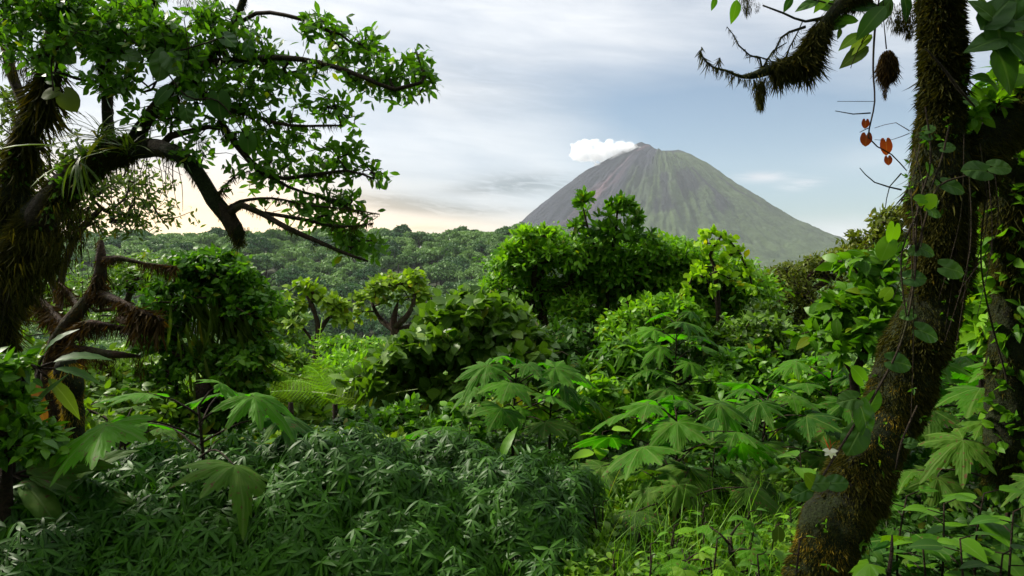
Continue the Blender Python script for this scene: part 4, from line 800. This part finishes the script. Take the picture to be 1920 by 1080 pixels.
# ------------------------------------------------------------------ big mossy tree, left foreground
def j(a, b, d, w_): return (a, b, d, w_)
LT = [limb([(-10, 1080, 4.6, 100), (-10, 800, 4.6, 80), (0, 620, 4.6, 70), (15, 500, 4.6, 90), (20, 440, 4.6, 85), (28, 330, 4.6, 58), (55, 230, 4.6, 40), (80, 170, 4.6, 38), (105, 60, 4.6, 36), (118, -60, 4.6, 36)], .06),
      limb([(20, 500, 4.6, 90), (75, 410, 4.5, 80), (125, 345, 4.4, 66), (175, 305, 4.4, 52), (215, 282, 4.4, 52), (255, 270, 4.4, 40)], .06),
      limb([(205, 290, 4.4, 34), (203, 230, 4.5, 26), (200, 150, 4.5, 24), (198, 60, 4.5, 34), (215, 15, 4.5, 34), (265, 5, 4.4, 20), (330, -40, 4.4, 14)], .06),
      limb([(245, 275, 4.4, 36), (275, 225, 4.3, 26), (310, 180, 4.3, 22), (352, 140, 4.3, 19), (400, 95, 4.3, 18), (440, 40, 4.3, 16), (470, -40, 4.3, 14)], .06),
      limb([(250, 275, 4.4, 38), (300, 278, 4.2, 30), (345, 297, 4.1, 26), (378, 335, 4.1, 24), (400, 375, 4.1, 24), (430, 408, 4.1, 30), (445, 440, 4.1, 26), (450, 462, 4.1, 6)], .05),
      limb([(300, 275, 4.2, 12), (320, 255, 4.2, 14), (360, 245, 4.2, 10), (420, 240, 4.2, 8), (470, 300, 4.2, 7), (540, 350, 4.2, 6), (620, 375, 4.2, 4), (700, 412, 4.2, 2)], .08),
      limb([(430, 400, 4.1, 16), (455, 385, 4.0, 12), (490, 400, 4.0, 11), (540, 428, 3.9, 11), (590, 450, 3.9, 9), (640, 472, 3.9, 7), (690, 490, 3.9, 4)], .06),
      limb([(380, 118, 4.3, 14), (450, 112, 4.1, 10), (530, 108, 4.0, 10), (600, 118, 4.0, 9), (670, 140, 3.9, 6), (740, 168, 3.9, 4), (790, 155, 3.9, 3)], .08),
      limb([(352, 140, 4.3, 14), (400, 200, 4.2, 12), (440, 270, 4.2, 9), (500, 330, 4.1, 6), (570, 330, 4.1, 5), (650, 320, 4.0, 3), (700, 335, 4.0, 2)], .08),
      limb([(420, 70, 4.3, 10), (480, 25, 4.2, 7), (560, 35, 4.1, 5), (620, 60, 4.1, 3)], .08), limb([(60, 230, 4.6, 16), (20, 130, 4.7, 18), (0, 20, 4.7, 16)], .08), limb([(110, 60, 4.6, 14), (160, 30, 4.5, 8), (230, 70, 4.4, 5)], .08),
      limb([(425, 395, 4.1, 9), (450, 378, 4.05, 7), (510, 372, 4.0, 5), (580, 385, 4.0, 4), (650, 392, 3.95, 3), (712, 402, 3.95, 2)], .06), limb([(404, 375, 4.1, 6), (418, 352, 4.1, 4), (440, 330, 4.1, 3), (470, 320, 4.1, 2)], .06), limb([(500, 400, 4.0, 5), (560, 410, 4.0, 4), (640, 425, 3.95, 2.5), (700, 418, 3.95, 2)], .06),
      limb([(400, 200, 4.2, 9), (470, 215, 4.1, 7), (540, 235, 4.0, 5), (640, 235, 4.0, 3)], .08)]
blobs = [(70, 40, 80, 40, 1.2), (180, 100, 70, 45, .9), (260, 60, 60, 50, 1.0), (330, 110, 60, 60, 1.4), (390, 180, 65, 60, 1.8), (450, 120, 60, 60, 1.6), (400, 60, 70, 40, 1.2), (480, 200, 60, 50, 1.6), (430, 260, 60, 50, 1.2), (520, 270, 60, 40, 1.2), (540, 150, 55, 40, .9), (610, 70, 45, 30, .7), (660, 90, 45, 25, .7), (700, 110, 25, 18, .3),
         (620, 130, 50, 25, .5), (690, 165, 45, 22, .6), (750, 165, 35, 20, .6), (780, 125, 22, 22, .5), (800, 155, 12, 10, .25), (600, 210, 50, 25, .6), (640, 220, 20, 15, .3), (560, 330, 70, 40, 1.2), (620, 300, 40, 25, .5), (670, 290, 16, 12, .25), (690, 325, 28, 16, .5), (480, 340, 50, 30, .6), (640, 380, 40, 18, .7), (560, 395, 60, 20, .5), (600, 420, 60, 20, .6), (700, 410, 20, 8, .15),
         (680, 465, 35, 18, .8), (650, 450, 35, 16, .4), (360, 300, 40, 25, .35), (130, 30, 60, 40, .8), (240, 180, 60, 40, .5), (300, 230, 40, 30, .35), (50, 110, 50, 40, .5), (20, 30, 40, 40, .6)]
lob = [wl(a, b, 4.15, c, e, 75, k * (1.9 if a < 340 else 1)) for a, b, c, e, k in blobs]; tips = lobes_tips(lob, 3000, .1, .05)
for q in LT[:4]: q[:, 3] *= .72
bare = lobes_tips(lob + [wl(520, 385, 4.05, 90, 30, 60), wl(620, 400, 4.0, 90, 25, 60), wl(360, 330, 4.1, 70, 40, 60), wl(560, 60, 4.1, 100, 40, 60)], 900, .1, -.2)
t = thing('mossy_tree', 'big mossy tree at the left whose leafy branches reach over the view', 'tree', gp(10, 4.6))
parts, dirs, pos, rad = grow(LT, np.concatenate([tips, bare]), .0016, .08, .44, .17); dirs = dirs[:len(tips)]
V, T, A = join(parts); mesh_obj('branches', V, T, M['twig'], t, smooth=True)
V, T, A = join([tube(q[:, :3], q[:, 3] * 1.03, 40 if q[0, 3] > .1 else 14, .55, 6) for q in LT[:5]]); tk = mesh_obj('trunk', V, T, M['bark'], t, smooth=True)
V, T, A = spray(tips, dirs, 6, .066, .68, .35, .05, .06, .3, T_OB); mesh_obj('foliage', V, T, M['hero'], t, att=A)
mp = [strands([LT[0]], 40000, .038, .7, wd=.04, disp=(.55, 6, 0)), strands([LT[1]], 45000, .055, .6, wd=.045, disp=(.55, 6, 0)), strands(LT[:2], 12000, .12, .9, wd=.035), strands([LT[2], LT[3], LT[4]], 14000, .06, .8, wd=.04), strands(LT[5:], 9000, .022, .7, wd=.07, clump=8)]
mp += [tassel(P(*q), l_, k, r_) for q, l_, k, r_ in [((445, 425, 4.1), .13, 700, .035), ((350, -5, 4.3), .13, 300, .05), ((400, -5, 4.3), .12, 300, .04), ((310, 40, 4.3), .12, 150, .02), ((590, 455, 3.9), .07, 80, .015), ((640, 476, 3.9), .04, 60, .01), ((95, 430, 4.45), .35, 700, .10), ((50, 480, 4.5), .40, 700, .12), ((130, 380, 4.4), .3, 500, .08), ((20, 90, 4.6), .25, 300, .08), ((375, 250, 4.2), .12, 160, .03), ((180, 60, 4.5), .16, 200, .03), ((500, 400, 4.0), .05, 60, .02), ((255, 90, 4.4), .1, 80, .02), ((60, 120, 4.6), .2, 260, .06), ((110, 90, 4.5), .16, 200, .05)]]
V, T, A = join(mp); mesh_obj('moss', V, T, M['moss'], tk, att=A)
n = 1500; i_ = rng.integers(0, len(LT[1]) - 1, n); c = np.concatenate([LT[0][len(LT[0]) // 2:], LT[1], LT[2]]); c = c[rng.integers(0, len(c), n)]; u = rv(n); V_ = c[:, :3] + u * c[:, 3:4] * 1.1; k = (fbm(V_ * 5, 3, 78) > .0); V_, u = V_[k], u[k]
V, T, A = inst(T_SM, np.repeat(V_, 3, 0), unit(np.repeat(u, 3, 0) + rv(3 * len(u)) * .8), rv(3 * len(u)) + (0, 0, .5), .025 + .04 * rng.random(3 * len(u))); mesh_obj('small_leaves', V, T, M['mid'], tk, att=A)
for k in range(26):
    px_ = rng.uniform(5, 330); a = P(px_, np.interp(px_, [0, 60, 130, 190, 260, 330], [440, 430, 350, 310, 285, 290]) + 5, rng.uniform(4.3, 4.6)); L_ = rng.uniform(.25, 1.1) * (1 if px_ < 200 else .45)
    q = catmull([[*a, .0028], [a[0] + rng.normal() * .03, a[1] + rng.normal() * .03, a[2] - L_ * .5, .0024], [a[0] + rng.normal() * .05, a[1] + rng.normal() * .04, a[2] - L_, .0014]], .08); V, T, A = tube(q[:, :3], q[:, 3], 5, .3, 30); mesh_obj('hanging_root', V, T, M['twig'], t, smooth=True)
# bromeliads perched on the limb
def brom(label, px, py, d, n, L, mat='strap', droop=0.0):
    c = P(px, py, d); V, T, A = inst(T_STRAP, np.repeat(c[None], n, 0) + rv(n) * .03, unit(rv(n) * .7 + np.array((0, -.1, .8 - droop))), np.array((0, 0, 1.0)) + rv(n) * .3, L * (.6 + .6 * rng.random(n))); o = mesh_obj('bromeliad', V, T, M[mat], att=A); recentre(o, c); tag(o, label, 'bromeliad'); return o
brom('spiky bromeliad with long thin leaves perched on the big left limb', 190, 262, 4.3, 40, .19)
brom('strap-leaved bromeliad hanging below the big left limb', 150, 300, 4.2, 22, .30, droop=1.0)
brom('small bromeliad on the fork of the hanging left limb', 245, 285, 4.2, 26, .2)
# heart-leaf climber hanging in the left tree
def leafset(name, label, cat, items, mat, tpl, d0, stemline=None, parent_each=True):
    """items: (px, py, depth, size px, dirx, dirz [, mat])"""
    c = P(items[0][0], items[0][1], items[0][2]); t = thing(name, label, cat, c)
    for it in items:
        p = P(*it[:3]); s = it[3] / F * it[2] * (.8 if name == 'climbing_vine' else 1); dr = unit(np.array((it[4], -.15, it[5]))); V, T, A = inst(tpl, (p - dr * s * .4)[None], dr[None], (np.array((rng.normal() * .25, -1.0, .55)))[None], [s], np.array([rng.random() * .8])); mesh_obj('leaf', V, T, M[it[6] if len(it) > 6 else mat], t, att=A)
    if stemline:
        q = [limb(s_, .04) for s_ in stemline]; V, T, A = join([tube(z[:, :3], z[:, 3], 5) for z in q]); mesh_obj('stem', V, T, M['twig'], t, smooth=True)
    return t
leafset('climbing_vine', 'climber with large heart-shaped leaves in the crown of the left tree', 'vine', [(300, 125, 3.9, 60, -.3, -.9), (325, 120, 3.9, 50, .4, -.8), (125, 105, 4.2, 42, .7, -.5), (75, 120, 4.2, 36, .2, -.9), (150, 75, 4.2, 40, .8, -.2), (100, 20, 4.2, 44, .5, -.6), (210, 50, 4.1, 36, .6, -.5), (430, 75, 3.9, 36, .5, -.4), (465, 95, 3.9, 34, .1, -.9), (410, 200, 3.9, 55, .1, -.9, 'dark'), (465, 270, 3.9, 40, .1, -.9, 'dark'), (300, 180, 3.9, 44, -.6, -.6, 'dark'), (360, 180, 3.9, 30, .7, -.2), (130, 190, 4.1, 48, .6, -.8, 'olive'), (90, 175, 4.1, 34, -.7, -.2, 'olive'), (350,215,3.9,38,.2,-.9), (250,105,4,36,.9,-.3), (60,45,4.2,34,-.6,-.6)], 'heart', T_HEART, 4.0,
        [[(150, 60, 4.2, 4), (210, 45, 4.1, 4), (290, 100, 3.95, 3), (420, 70, 3.9, 3)], [(290, 100, 3.95, 3), (350, 180, 3.9, 3), (410, 190, 3.9, 3), (465, 260, 3.9, 2)], [(150, 60, 4.2, 4), (100, 100, 4.2, 3), (100, 170, 4.1, 3)]])

# ------------------------------------------------------------------ big leaning mossy tree, right foreground
d = 3.55
RT = [limb([(1470, 1250, 3.3, 170), (1532, 1080, 3.4, 150), (1570, 975, 3.45, 150), (1626, 860, 3.5, 140), (1686, 740, d, 132), (1722, 640, d, 122), (1752, 550, d, 118), (1765, 460, d, 132), (1768, 390, d, 145), (1768, 330, d, 142), (1766, 270, d, 115), (1768, 200, d, 92), (1768, 100, d, 86), (1762, 0, d, 82), (1755, -120, d, 76)], .035),
      limb([(1790, 350, d, 110), (1830, 290, 3.6, 96), (1870, 245, 3.65, 84), (1915, 200, 3.7, 80), (1980, 130, 3.8, 74)], .04),
      limb([(1760, -90, d, 60), (1680, -80, 3.5, 46), (1610, -25, 3.45, 38), (1565, 22, 3.4, 32), (1530, 65, 3.4, 26), (1508, 108, 3.4, 30), (1480, 122, 3.4, 30), (1448, 130, 3.4, 24), (1424, 138, 3.4, 22), (1392, 144, 3.4, 10), (1360, 132, 3.4, 6), (1335, 125, 3.4, 4), (1312, 100, 3.4, 2.5), (1316, 88, 3.4, 2)], .03)]
tw = [limb(q, .05) for q in ([(1560, 28, 3.4, 10), (1510, 40, 3.4, 5), (1470, 25, 3.4, 4), (1430, 10, 3.4, 3)], [(1510, 50, 3.4, 6), (1480, 60, 3.4, 5), (1465, 70, 3.4, 4), (1450, 100, 3.4, 3)], [(1430, 135, 3.4, 5), (1425, 110, 3.4, 4), (1405, 103, 3.4, 3), (1385, 85, 3.4, 3), (1375, 65, 3.4, 2), (1363, 50, 3.4, 1.6)],
      [(1430, 130, 3.4, 5), (1450, 95, 3.4, 3), (1475, 80, 3.4, 2)], [(1470, 120, 3.4, 5), (1480, 90, 3.4, 3), (1495, 62, 3.4, 2.5), (1505, 40, 3.4, 2)], [(1350, 130, 3.4, 2.5), (1345, 118, 3.4, 2), (1350, 108, 3.4, 1.5)], [(1400, 104, 3.4, 2.5), (1397, 92, 3.4, 1.5)], [(1440, 112, 3.4, 3), (1418, 105, 3.4, 2), (1400, 108, 3.4, 1.5)],
      [(1566, 208, 3.5, 1.5), (1600, 214, 3.5, 2.2), (1632, 212, 3.5, 3)], [(1612, 315, 3.5, 1.5), (1640, 342, 3.5, 2.5), (1690, 356, 3.5, 3.5)], [(1660, 390, 3.5, 1.5), (1668, 350, 3.5, 2), (1690, 325, 3.5, 3)], [(1640, 190, 3.5, 1.2), (1610, 190, 3.5, 1.2), (1570, 190, 3.5, 1)])]
RT[0][:, 3] *= .76; RT[1][:, 3] *= .9
t = thing('mossy_tree', 'big leaning mossy tree on the right whose trunk crosses the picture', 'tree', gp(1540, 3.4))
V, T, A = join([tube(RT[0][:, :3], RT[0][:, 3], 64, .34, 5, 1), tube(RT[1][:, :3], RT[1][:, 3], 40, .4, 6, 2)]); tk = mesh_obj('trunk', V, T, M['bark'], t, smooth=True)
V, T, A = join([tube(RT[2][:, :3], RT[2][:, 3] * .8, 12, .35, 12)] + [tube(q[:, :3], q[:, 3], 5) for q in tw]); mesh_obj('branch', V, T, M['bark'], t, smooth=True)
mp = [strands([RT[0]], 110000, .026, .7, wd=.10, clump=6, disp=(.34, 5, 1), lay=.75, base=1.0), strands([RT[0]], 9000, .05, .9, wd=.05, clump=9, disp=(.34, 5, 1), lay=.6, seedv=5), strands([RT[1]], 26000, .06, .7, wd=.04, clump=4, disp=(.4, 6, 2)), strands([RT[2][len(RT[2]) // 3:-12]], 9000, .05, .9, wd=.045, clump=4), strands([RT[2]], 1500, .03, .9, wd=.06), strands(tw[:6], 500, .025, .9, wd=.06)]
mp += [tassel(P(*q), l_, k, r_) for q, l_, k, r_ in [((1426, 150, 3.4), .17, 900, .020), ((1500, 115, 3.4), .08, 600, .04), ((1400, -10, 3.4), .12, 300, .02), ((1420, 5, 3.4), .06, 120, .012), ((1690, 10, 3.45), .16, 700, .05), ((1705, 30, 3.45), .14, 300, .02), ((1462, 68, 3.4), .04, 90, .008), ((1480, 125, 3.4), .09, 400, .03), ((1398, 148, 3.4), .05, 200, .015), ((1560, 60, 3.4), .05, 80, .01), ((1450, 118, 3.4), .04, 90, .01)]]
V, T, A = join(mp); mesh_obj('moss', V, T, M['moss'], tk, att=A)
# moss at the foot and left side, golden edge light put into its colour
q = RT[0][:int(len(RT[0]) * .42)].copy(); V, T, A = join([strands([q], 26000, .024, .7, wd=.09, clump=11, seedv=3, disp=(.34, 5, 1), side=True, lay=.8)]); k = A; mesh_obj('edge_light_moss', V, T, M['mossg'], tk, att=A)
n = 900; i_ = rng.integers(0, len(RT[0]) - 1, n); u = rv(n); c = RT[0][i_]; V_ = c[:, :3] + u * c[:, 3:4] * 1.08; k = (fbm(V_ * 6, 3, 77) > .02); V_, u = V_[k], u[k]
V, T, A = inst(T_SM, np.repeat(V_, 3, 0), unit(np.repeat(u, 3, 0) + rv(3 * len(u)) * .8), rv(3 * len(u)) + (0, 0, .5), .018 + .028 * rng.random(3 * len(u))); mesh_obj('small_leaves', V, T, M['mid'], tk, att=A)
for k in range(14):
    px_ = rng.uniform(1790, 1905) if k % 2 else rng.uniform(1700, 1745); a = P(px_, rng.uniform(250, 420), rng.uniform(3.3, 3.45)); L_ = rng.uniform(.3, 1.0)
    q = catmull([[*a, .0026], [a[0] + rng.normal() * .03, a[1] - .03, a[2] - L_ * .5, .0024], [a[0] + rng.normal() * .06 - .08, a[1] - .04, a[2] - L_, .0014]], .08); V, T, A = tube(q[:, :3], q[:, 3], 5, .3, 30); mesh_obj('hanging_root', V, T, M['twig'], t, smooth=True)
# hanging moss ball on a thread
t = thing('moss_ball', 'dangling oval clump of reddish moss in the sky left of the right trunk', 'moss', P(1665, 95, 3.4)); a = limb([(1655, -60, 3.4, 1.5), (1657, 40, 3.4, 1.6), (1662, 92, 3.4, 2.5)]); V, T, A = tube(a[:, :3], a[:, 3], 5); mesh_obj('stem', V, T, M['twig'], t)
n = 2600; u = rv(n); c = P(1664, 122, 3.4); p = c + u * np.array((.045, .045, .075)) * (rng.random((n, 1)) ** .4); V, T, A = join([inst(t_blade(3, .05, .3), p, unit(np.array((0, 0, -1.1)) + rv(n) * .5), rv(n), .03 + .035 * rng.random(n)), tassel(P(1660, 150, 3.4), .11, 260, .012)]); mesh_obj('moss', V, T, M['mossr'], t, att=A)
# hanging vine with dead leaves
leafset('hanging_vine', 'thin hanging vine with red dead heart leaves left of the right trunk', 'vine', [(1663, 277, 3.4, 25, .1, -1, 'dead'), (1624, 263, 3.4, 20, -.1, -1, 'dead'), (1623, 233, 3.4, 14, -.1, -1, 'dead'), (1666, 302, 3.4, 14, .1, -1, 'dead')], 'dead', T_HEART, 3.4,
        [[(1648, 0, 3.4, 3), (1640, 60, 3.4, 4), (1637, 130, 3.4, 3.5), (1640, 190, 3.4, 3), (1630, 240, 3.4, 3), (1628, 258, 3.4, 3), (1645, 275, 3.4, 2.5), (1672, 290, 3.4, 2.5), (1700, 320, 3.4, 2)], [(1646, 40, 3.4, 2), (1610, 90, 3.4, 1.5), (1598, 118, 3.4, 1.5), (1595, 128, 3.4, 1.3)], [(1628, 240, 3.4, 2), (1612, 248, 3.4, 1.2)]])
leafset('overhead_leaves', 'branch of hanging oval leaves, some yellow, along the top left of the right trunk', 'branch', [(1380, 15, 3.4, 42, -.15, -1, 'hero'), (1340, 3, 3.4, 24, -.2, -1, 'hero'), (1640, 30, 3.35, 75, -.75, -.7, 'hero'), (1600, 70, 3.4, 48, -.9, -.45, 'yellow'), (1618, 75, 3.4, 55, -.8, -.5, 'yellow'), (1610, 98, 3.4, 60, -.85, -.5, 'strap'), (1575, 60, 3.4, 20, -.1, -1, 'strap'), (1560, 10, 3.4, 60, .8, .2, 'hero'), (1590, 35, 3.4, 55, -.9, .1, 'bright'), (1520, 5, 3.4, 44, -.9, -.2, 'heart'), (1480, 3, 3.4, 30, -.4, -.8, 'heart'), (1620, 10, 3.4, 60, .9, .3, 'heart'), (1660, 15, 3.4, 60, -.5, -.8, 'heart'), (1700, 5, 3.35, 50, .3, -.9, 'heart'), (1575,45,3.4,40,-.9,-.2,'heart'), (1545, 0, 3.4, 40, -.6, -.5, 'bright')], 'hero', T_BIG, 3.4,
        [[(1700, -40, 3.4, 5), (1640, -5, 3.4, 4), (1580, 10, 3.4, 3), (1500, -5, 3.4, 3), (1380, -12, 3.4, 2)], [(1650, -10, 3.4, 3), (1640, 30, 3.4, 2), (1615, 80, 3.4, 2)]])
# climbers on the trunk
dd = 3.28
leafset('climbing_vine', 'heart-leaf climber clinging to the middle of the leaning right trunk', 'vine', [(1690, 680, dd, 50, .9, -.15), (1742, 625, dd, 50, .8, -.3), (1792, 350, dd, 46, .6, -.2), (1830, 318, dd, 56, -.9, .1), (1880, 312, 3.2, 44, .9, 0), (1790, 505, dd, 50, .9, -.2), (1745, 318, dd, 26, .2, -.8), (1740, 255, dd, 26, .8, -.1), (1745, 240, dd, 24, .9, .4), (1780, 275, dd, 30, .8, .1), (1755, 400, dd, 26, .6, -.2), (1720, 520, dd, 44, .9, .1), (1700, 590, dd, 30, -.9, -.2), (1640, 750, dd, 46, .4, .8), (1610, 700, 3.2, 40, -.6, .8, 'bright'), (1625, 790, 3.2, 70, .3, -.9), (1600, 830, 3.2, 60, -.5, -.8), (1665, 548, 3.3, 28, .6, .8, 'lime'), (1590, 750, 3.2, 46, -.9, -.1), (1715, 470, dd, 30, -.8, -.2), (1740, 470, dd, 36, .9, -.3), (1745, 375, 3.2, 34, .5, .5, 'bright'), (1725, 372, 3.2, 26, -.8, .1, 'bright'), (1750, 398, 3.2, 26, .4, -.4), (1660, 470, 3.3, 44, -.4, -.8, 'bright'), (1675, 440, 3.3, 40, -.2, -.9, 'bright'), (1520, 900, 3.1, 36, -.5, .7, 'yellow'), (1540, 905, 3.1, 40, .9, .1), (1500, 925, 3.1, 40, -.8, -.3), (1460, 1000, 3.1, 30, 0, .9, 'strap'), (1575, 905, 3.1, 40, .9, .1), (1710, 830, 3.3, 26, .7, .2)], 'heart', T_HEART, dd,
        [[(1520, 930, 3.1, 4), (1600, 800, 3.2, 5), (1640, 740, dd, 5), (1690, 640, dd, 4), (1715, 520, dd, 4), (1720, 400, dd, 4), (1745, 300, dd, 4), (1735, 200, dd, 3)], [(1720, 470, dd, 4), (1745, 380, 3.25, 4), (1775, 340, dd, 4), (1880, 320, 3.3, 3)], [(1890, 720, 3.6, 4), (1840, 500, 3.5, 3), (1860, 300, 3.5, 3)]])
leafset('climbing_vine', 'climber with long aerial roots across the upper right trunk', 'vine', [(1760, 345, dd, 16, .5, -.5), (1825, 190, 3.3, 30, .8, -.2)], 'heart', T_HEART, dd, [[(1735, 90, dd, 2.5), (1770, 130, dd, 5), (1800, 170, dd, 6), (1828, 200, dd, 3)], [(1780, 235, dd, 3), (1765, 300, dd, 4), (1745, 355, dd, 2.5)], [(1720, 760, dd, 3), (1690, 830, 3.25, 4), (1680, 880, 3.25, 3)], [(1725, 390, dd, 4), (1690, 480, dd, 3), (1700, 600, dd, 3)], [(1640, 240, 3.4, 1), (1680, 230, 3.4, 1.3), (1705, 245, 3.4, 2)], [(1640, 262, 3.4, 1), (1672, 262, 3.4, 1), (1705, 250, 3.4, 1.6)]])
leafset('oval_leaf_branch', 'cluster of very large oval leaves in the top right corner', 'branch', [(1868, 25, 3.3, 95, .5, .6), (1860, 75, 3.3, 80, -.9, -.2), (1875, 60, 3.3, 90, .2, -.9), (1900, 40, 3.3, 85, .8, .2), (1885, 120, 3.3, 95, .4, -.9), (1915, 90, 3.3, 90, .8, -.6), (1850, 20, 3.3, 60, -.6, .5), (1905, 5, 3.3, 80, -.1, .9), (1845, 145, 3.4, 40, -.8, .2, 'bright'), (1842, 10, 3.4, 36, .3, -.9, 'yellow'), (1860, 155, 3.4, 34, .6, -.4, 'bright'), (1905, 150, 3.4, 50, .8, .5, 'bright')], 'heart', T_OV, 3.3,
        [[(1960, -40, 3.4, 12), (1905, 20, 3.35, 7), (1880, 60, 3.35, 5), (1880, 120, 3.35, 3)]])
c = P(1850, 210, 3.6); t = woody('perched_shrub', 'bright leafy epiphyte growing in the fork of the right tree', 'plant', P(1850, 235, 3.6), [wl(1850, 205, 3.6, 30, 22), wl(1890, 180, 3.7, 40, 30), wl(1835, 225, 3.5, 20, 14), wl(1910, 150, 3.8, 30, 30)], 70, T_BIG, 'bright', .075, 8, .002, [np.array([[*P(1850, 240, 3.6), .008], [*P(1855, 220, 3.6), .006]])], jit=.03, step=.05)
# flower on the trunk
c = P(1556, 845, 3.12); t = thing('orchid_flower', 'white flower with orange tips on the lit edge of the mossy trunk', 'flower', c)
a = np.array([(-.9, .2), (.9, .1), (-.5, -.3), (.6, -.4), (.1, -.6)]); V, T, A = inst(T_OV, np.repeat(c[None], 5, 0), np.stack([a[:, 0], a[:, 0] * 0 - .3, a[:, 1]], -1), np.array([(0, -1, .6)] * 5, float), .036); mesh_obj('petals', V, T, M['petal'], t, att=A)
V, T, A = inst(T_STRAP, np.repeat(c[None], 6, 0), unit(np.array((0, 0, 1.0)) + rv(6) * .5), rv(6), .06); mesh_obj('sepals', V, T, M['dead'], t, att=A)
# second trunk at the right edge
q = limb([(1885, 900, 4.9, 75), (1890, 760, 4.9, 70), (1893, 640, 4.9, 66), (1900, 520, 4.9, 72), (1905, 400, 4.8, 95), (1910, 280, 4.8, 110), (1935, 160, 4.8, 90), (1960, 0, 4.8, 80)], .05); t = thing('mossy_tree', 'second mossy trunk standing at the right edge behind the leaning tree', 'tree', gp(1885, 4.9))
V, T, A = tube(q[:, :3], q[:, 3], 40, .4, 5, 4); tk = mesh_obj('trunk', V, T, M['bark'], t, smooth=True); V, T, A = join([strands([q], 40000, .035, .7, wd=.1, disp=(.4, 5, 4), lay=.75), strands([q], 5000, .09, .9, wd=.04)]); mesh_obj('moss', V, T, M['moss'], tk, att=A)
n = 260; i_ = rng.integers(0, len(q) - 1, n); u = rv(n); u[:, 1] = -abs(u[:, 1]); V_ = q[i_, :3] + u * q[i_, 3:4] * 1.25; V, T, A = inst(T_OV, np.repeat(V_, 3, 0), unit(np.repeat(u, 3, 0) * .6 + rv(3 * n)), rv(3 * n) + (0, -.6, .6), .05 + .06 * rng.random(3 * n)); mesh_obj('climbing_leaves', V, T, M['mid'], t, att=A)

# ------------------------------------------------------------------ unseen forest foliage behind and overhead, added to shade the foreground
def canopy():
    q = []
    n = 5200; x = rng.uniform(-15, 15, n); y = rng.uniform(-13, 3.6, n); z = 5.4 + .22 * np.maximum(y, 0) + 1.2 * fbm(np.stack([x * .3, y * .3, x * 0], -1), 3, 71) + rng.random(n) * 1.8; k = (fbm(np.stack([x * .45, y * .45, x * 0], -1), 3, 72) > -.16); q.append(np.stack([x, y, z], -1)[k])
    n = 5200; a = rng.uniform(math.pi * 1.02, math.pi * 1.98, n); r_ = rng.uniform(7, 10, n); q.append(np.stack([np.cos(a) * r_ * 1.25, np.sin(a) * r_, rng.uniform(-.5, 7, n)], -1))
    n = 1600; y = rng.uniform(-1, 3.5, n); s_ = np.where(rng.random(n) < .5, -1, 1); q.append(np.stack([s_ * (4.2 + y * .85 + rng.random(n) * 2.5), y, rng.uniform(0, 6.5, n)], -1))
    n = 3600; x = rng.uniform(.5, 13, n); y = rng.uniform(3.0, 10.5, n); q.append(np.stack([x, y, 3.0 + .5 * y + rng.random(n) * 2.2], -1)[fbm(np.stack([x * .45, y * .45, x * 0], -1), 3, 74) > -.12])  # extra out-of-frame roof added to darken the right-hand understory
    n = 1; x = rng.uniform(-9, -2.5, n); y = rng.uniform(3.0, 6.5, n); q.append(np.stack([x, y, 3.2 + .5 * y + rng.random(n) * 2], -1)[fbm(np.stack([x * .45, y * .45, x * 0], -1), 3, 75) > -.05])
    q = np.concatenate(q); V, T, A = spray(q, unit(rv(len(q)) + (0, 0, .2)), 5, .30, .8, .45, .1, .3, .35, T_SM); o = mesh_obj('unseen_shade_forest', V, T, M['mid'], att=A); tag(o, 'unseen rainforest foliage behind and above the clearing, added to shade it', None, None, 'stuff')
canopy()

# ------------------------------------------------------------------ haze
hz = bpy.data.meshes.new('haze'); x0, x1, y0, y1, z0, z1 = -6800, 6800, -60, 6600, -140, 1000
hv = [(a, b, c) for c in (z0, z1) for b in (y0, y1) for a in (x0, x1)]; hz.from_pydata(hv, [], [(0, 2, 3, 1), (4, 5, 7, 6), (0, 1, 5, 4), (2, 6, 7, 3), (0, 4, 6, 2), (1, 3, 7, 5)])
ho = bpy.data.objects.new('haze', hz); COL.objects.link(ho); m_ = bpy.data.materials.new('haze_air'); m_.use_nodes = True; nt = m_.node_tree; nt.nodes.clear(); v = nt.nodes.new('ShaderNodeVolumePrincipled'); v.inputs['Color'].default_value = (.86, .93, 1, 1); v.inputs['Density'].default_value = .000045
ou = nt.nodes.new('ShaderNodeOutputMaterial'); nt.links.new(v.outputs[0], ou.inputs['Volume']); hz.materials.append(m_); tag(ho, 'pale humid haze filling the valley air', None, None, 'stuff')
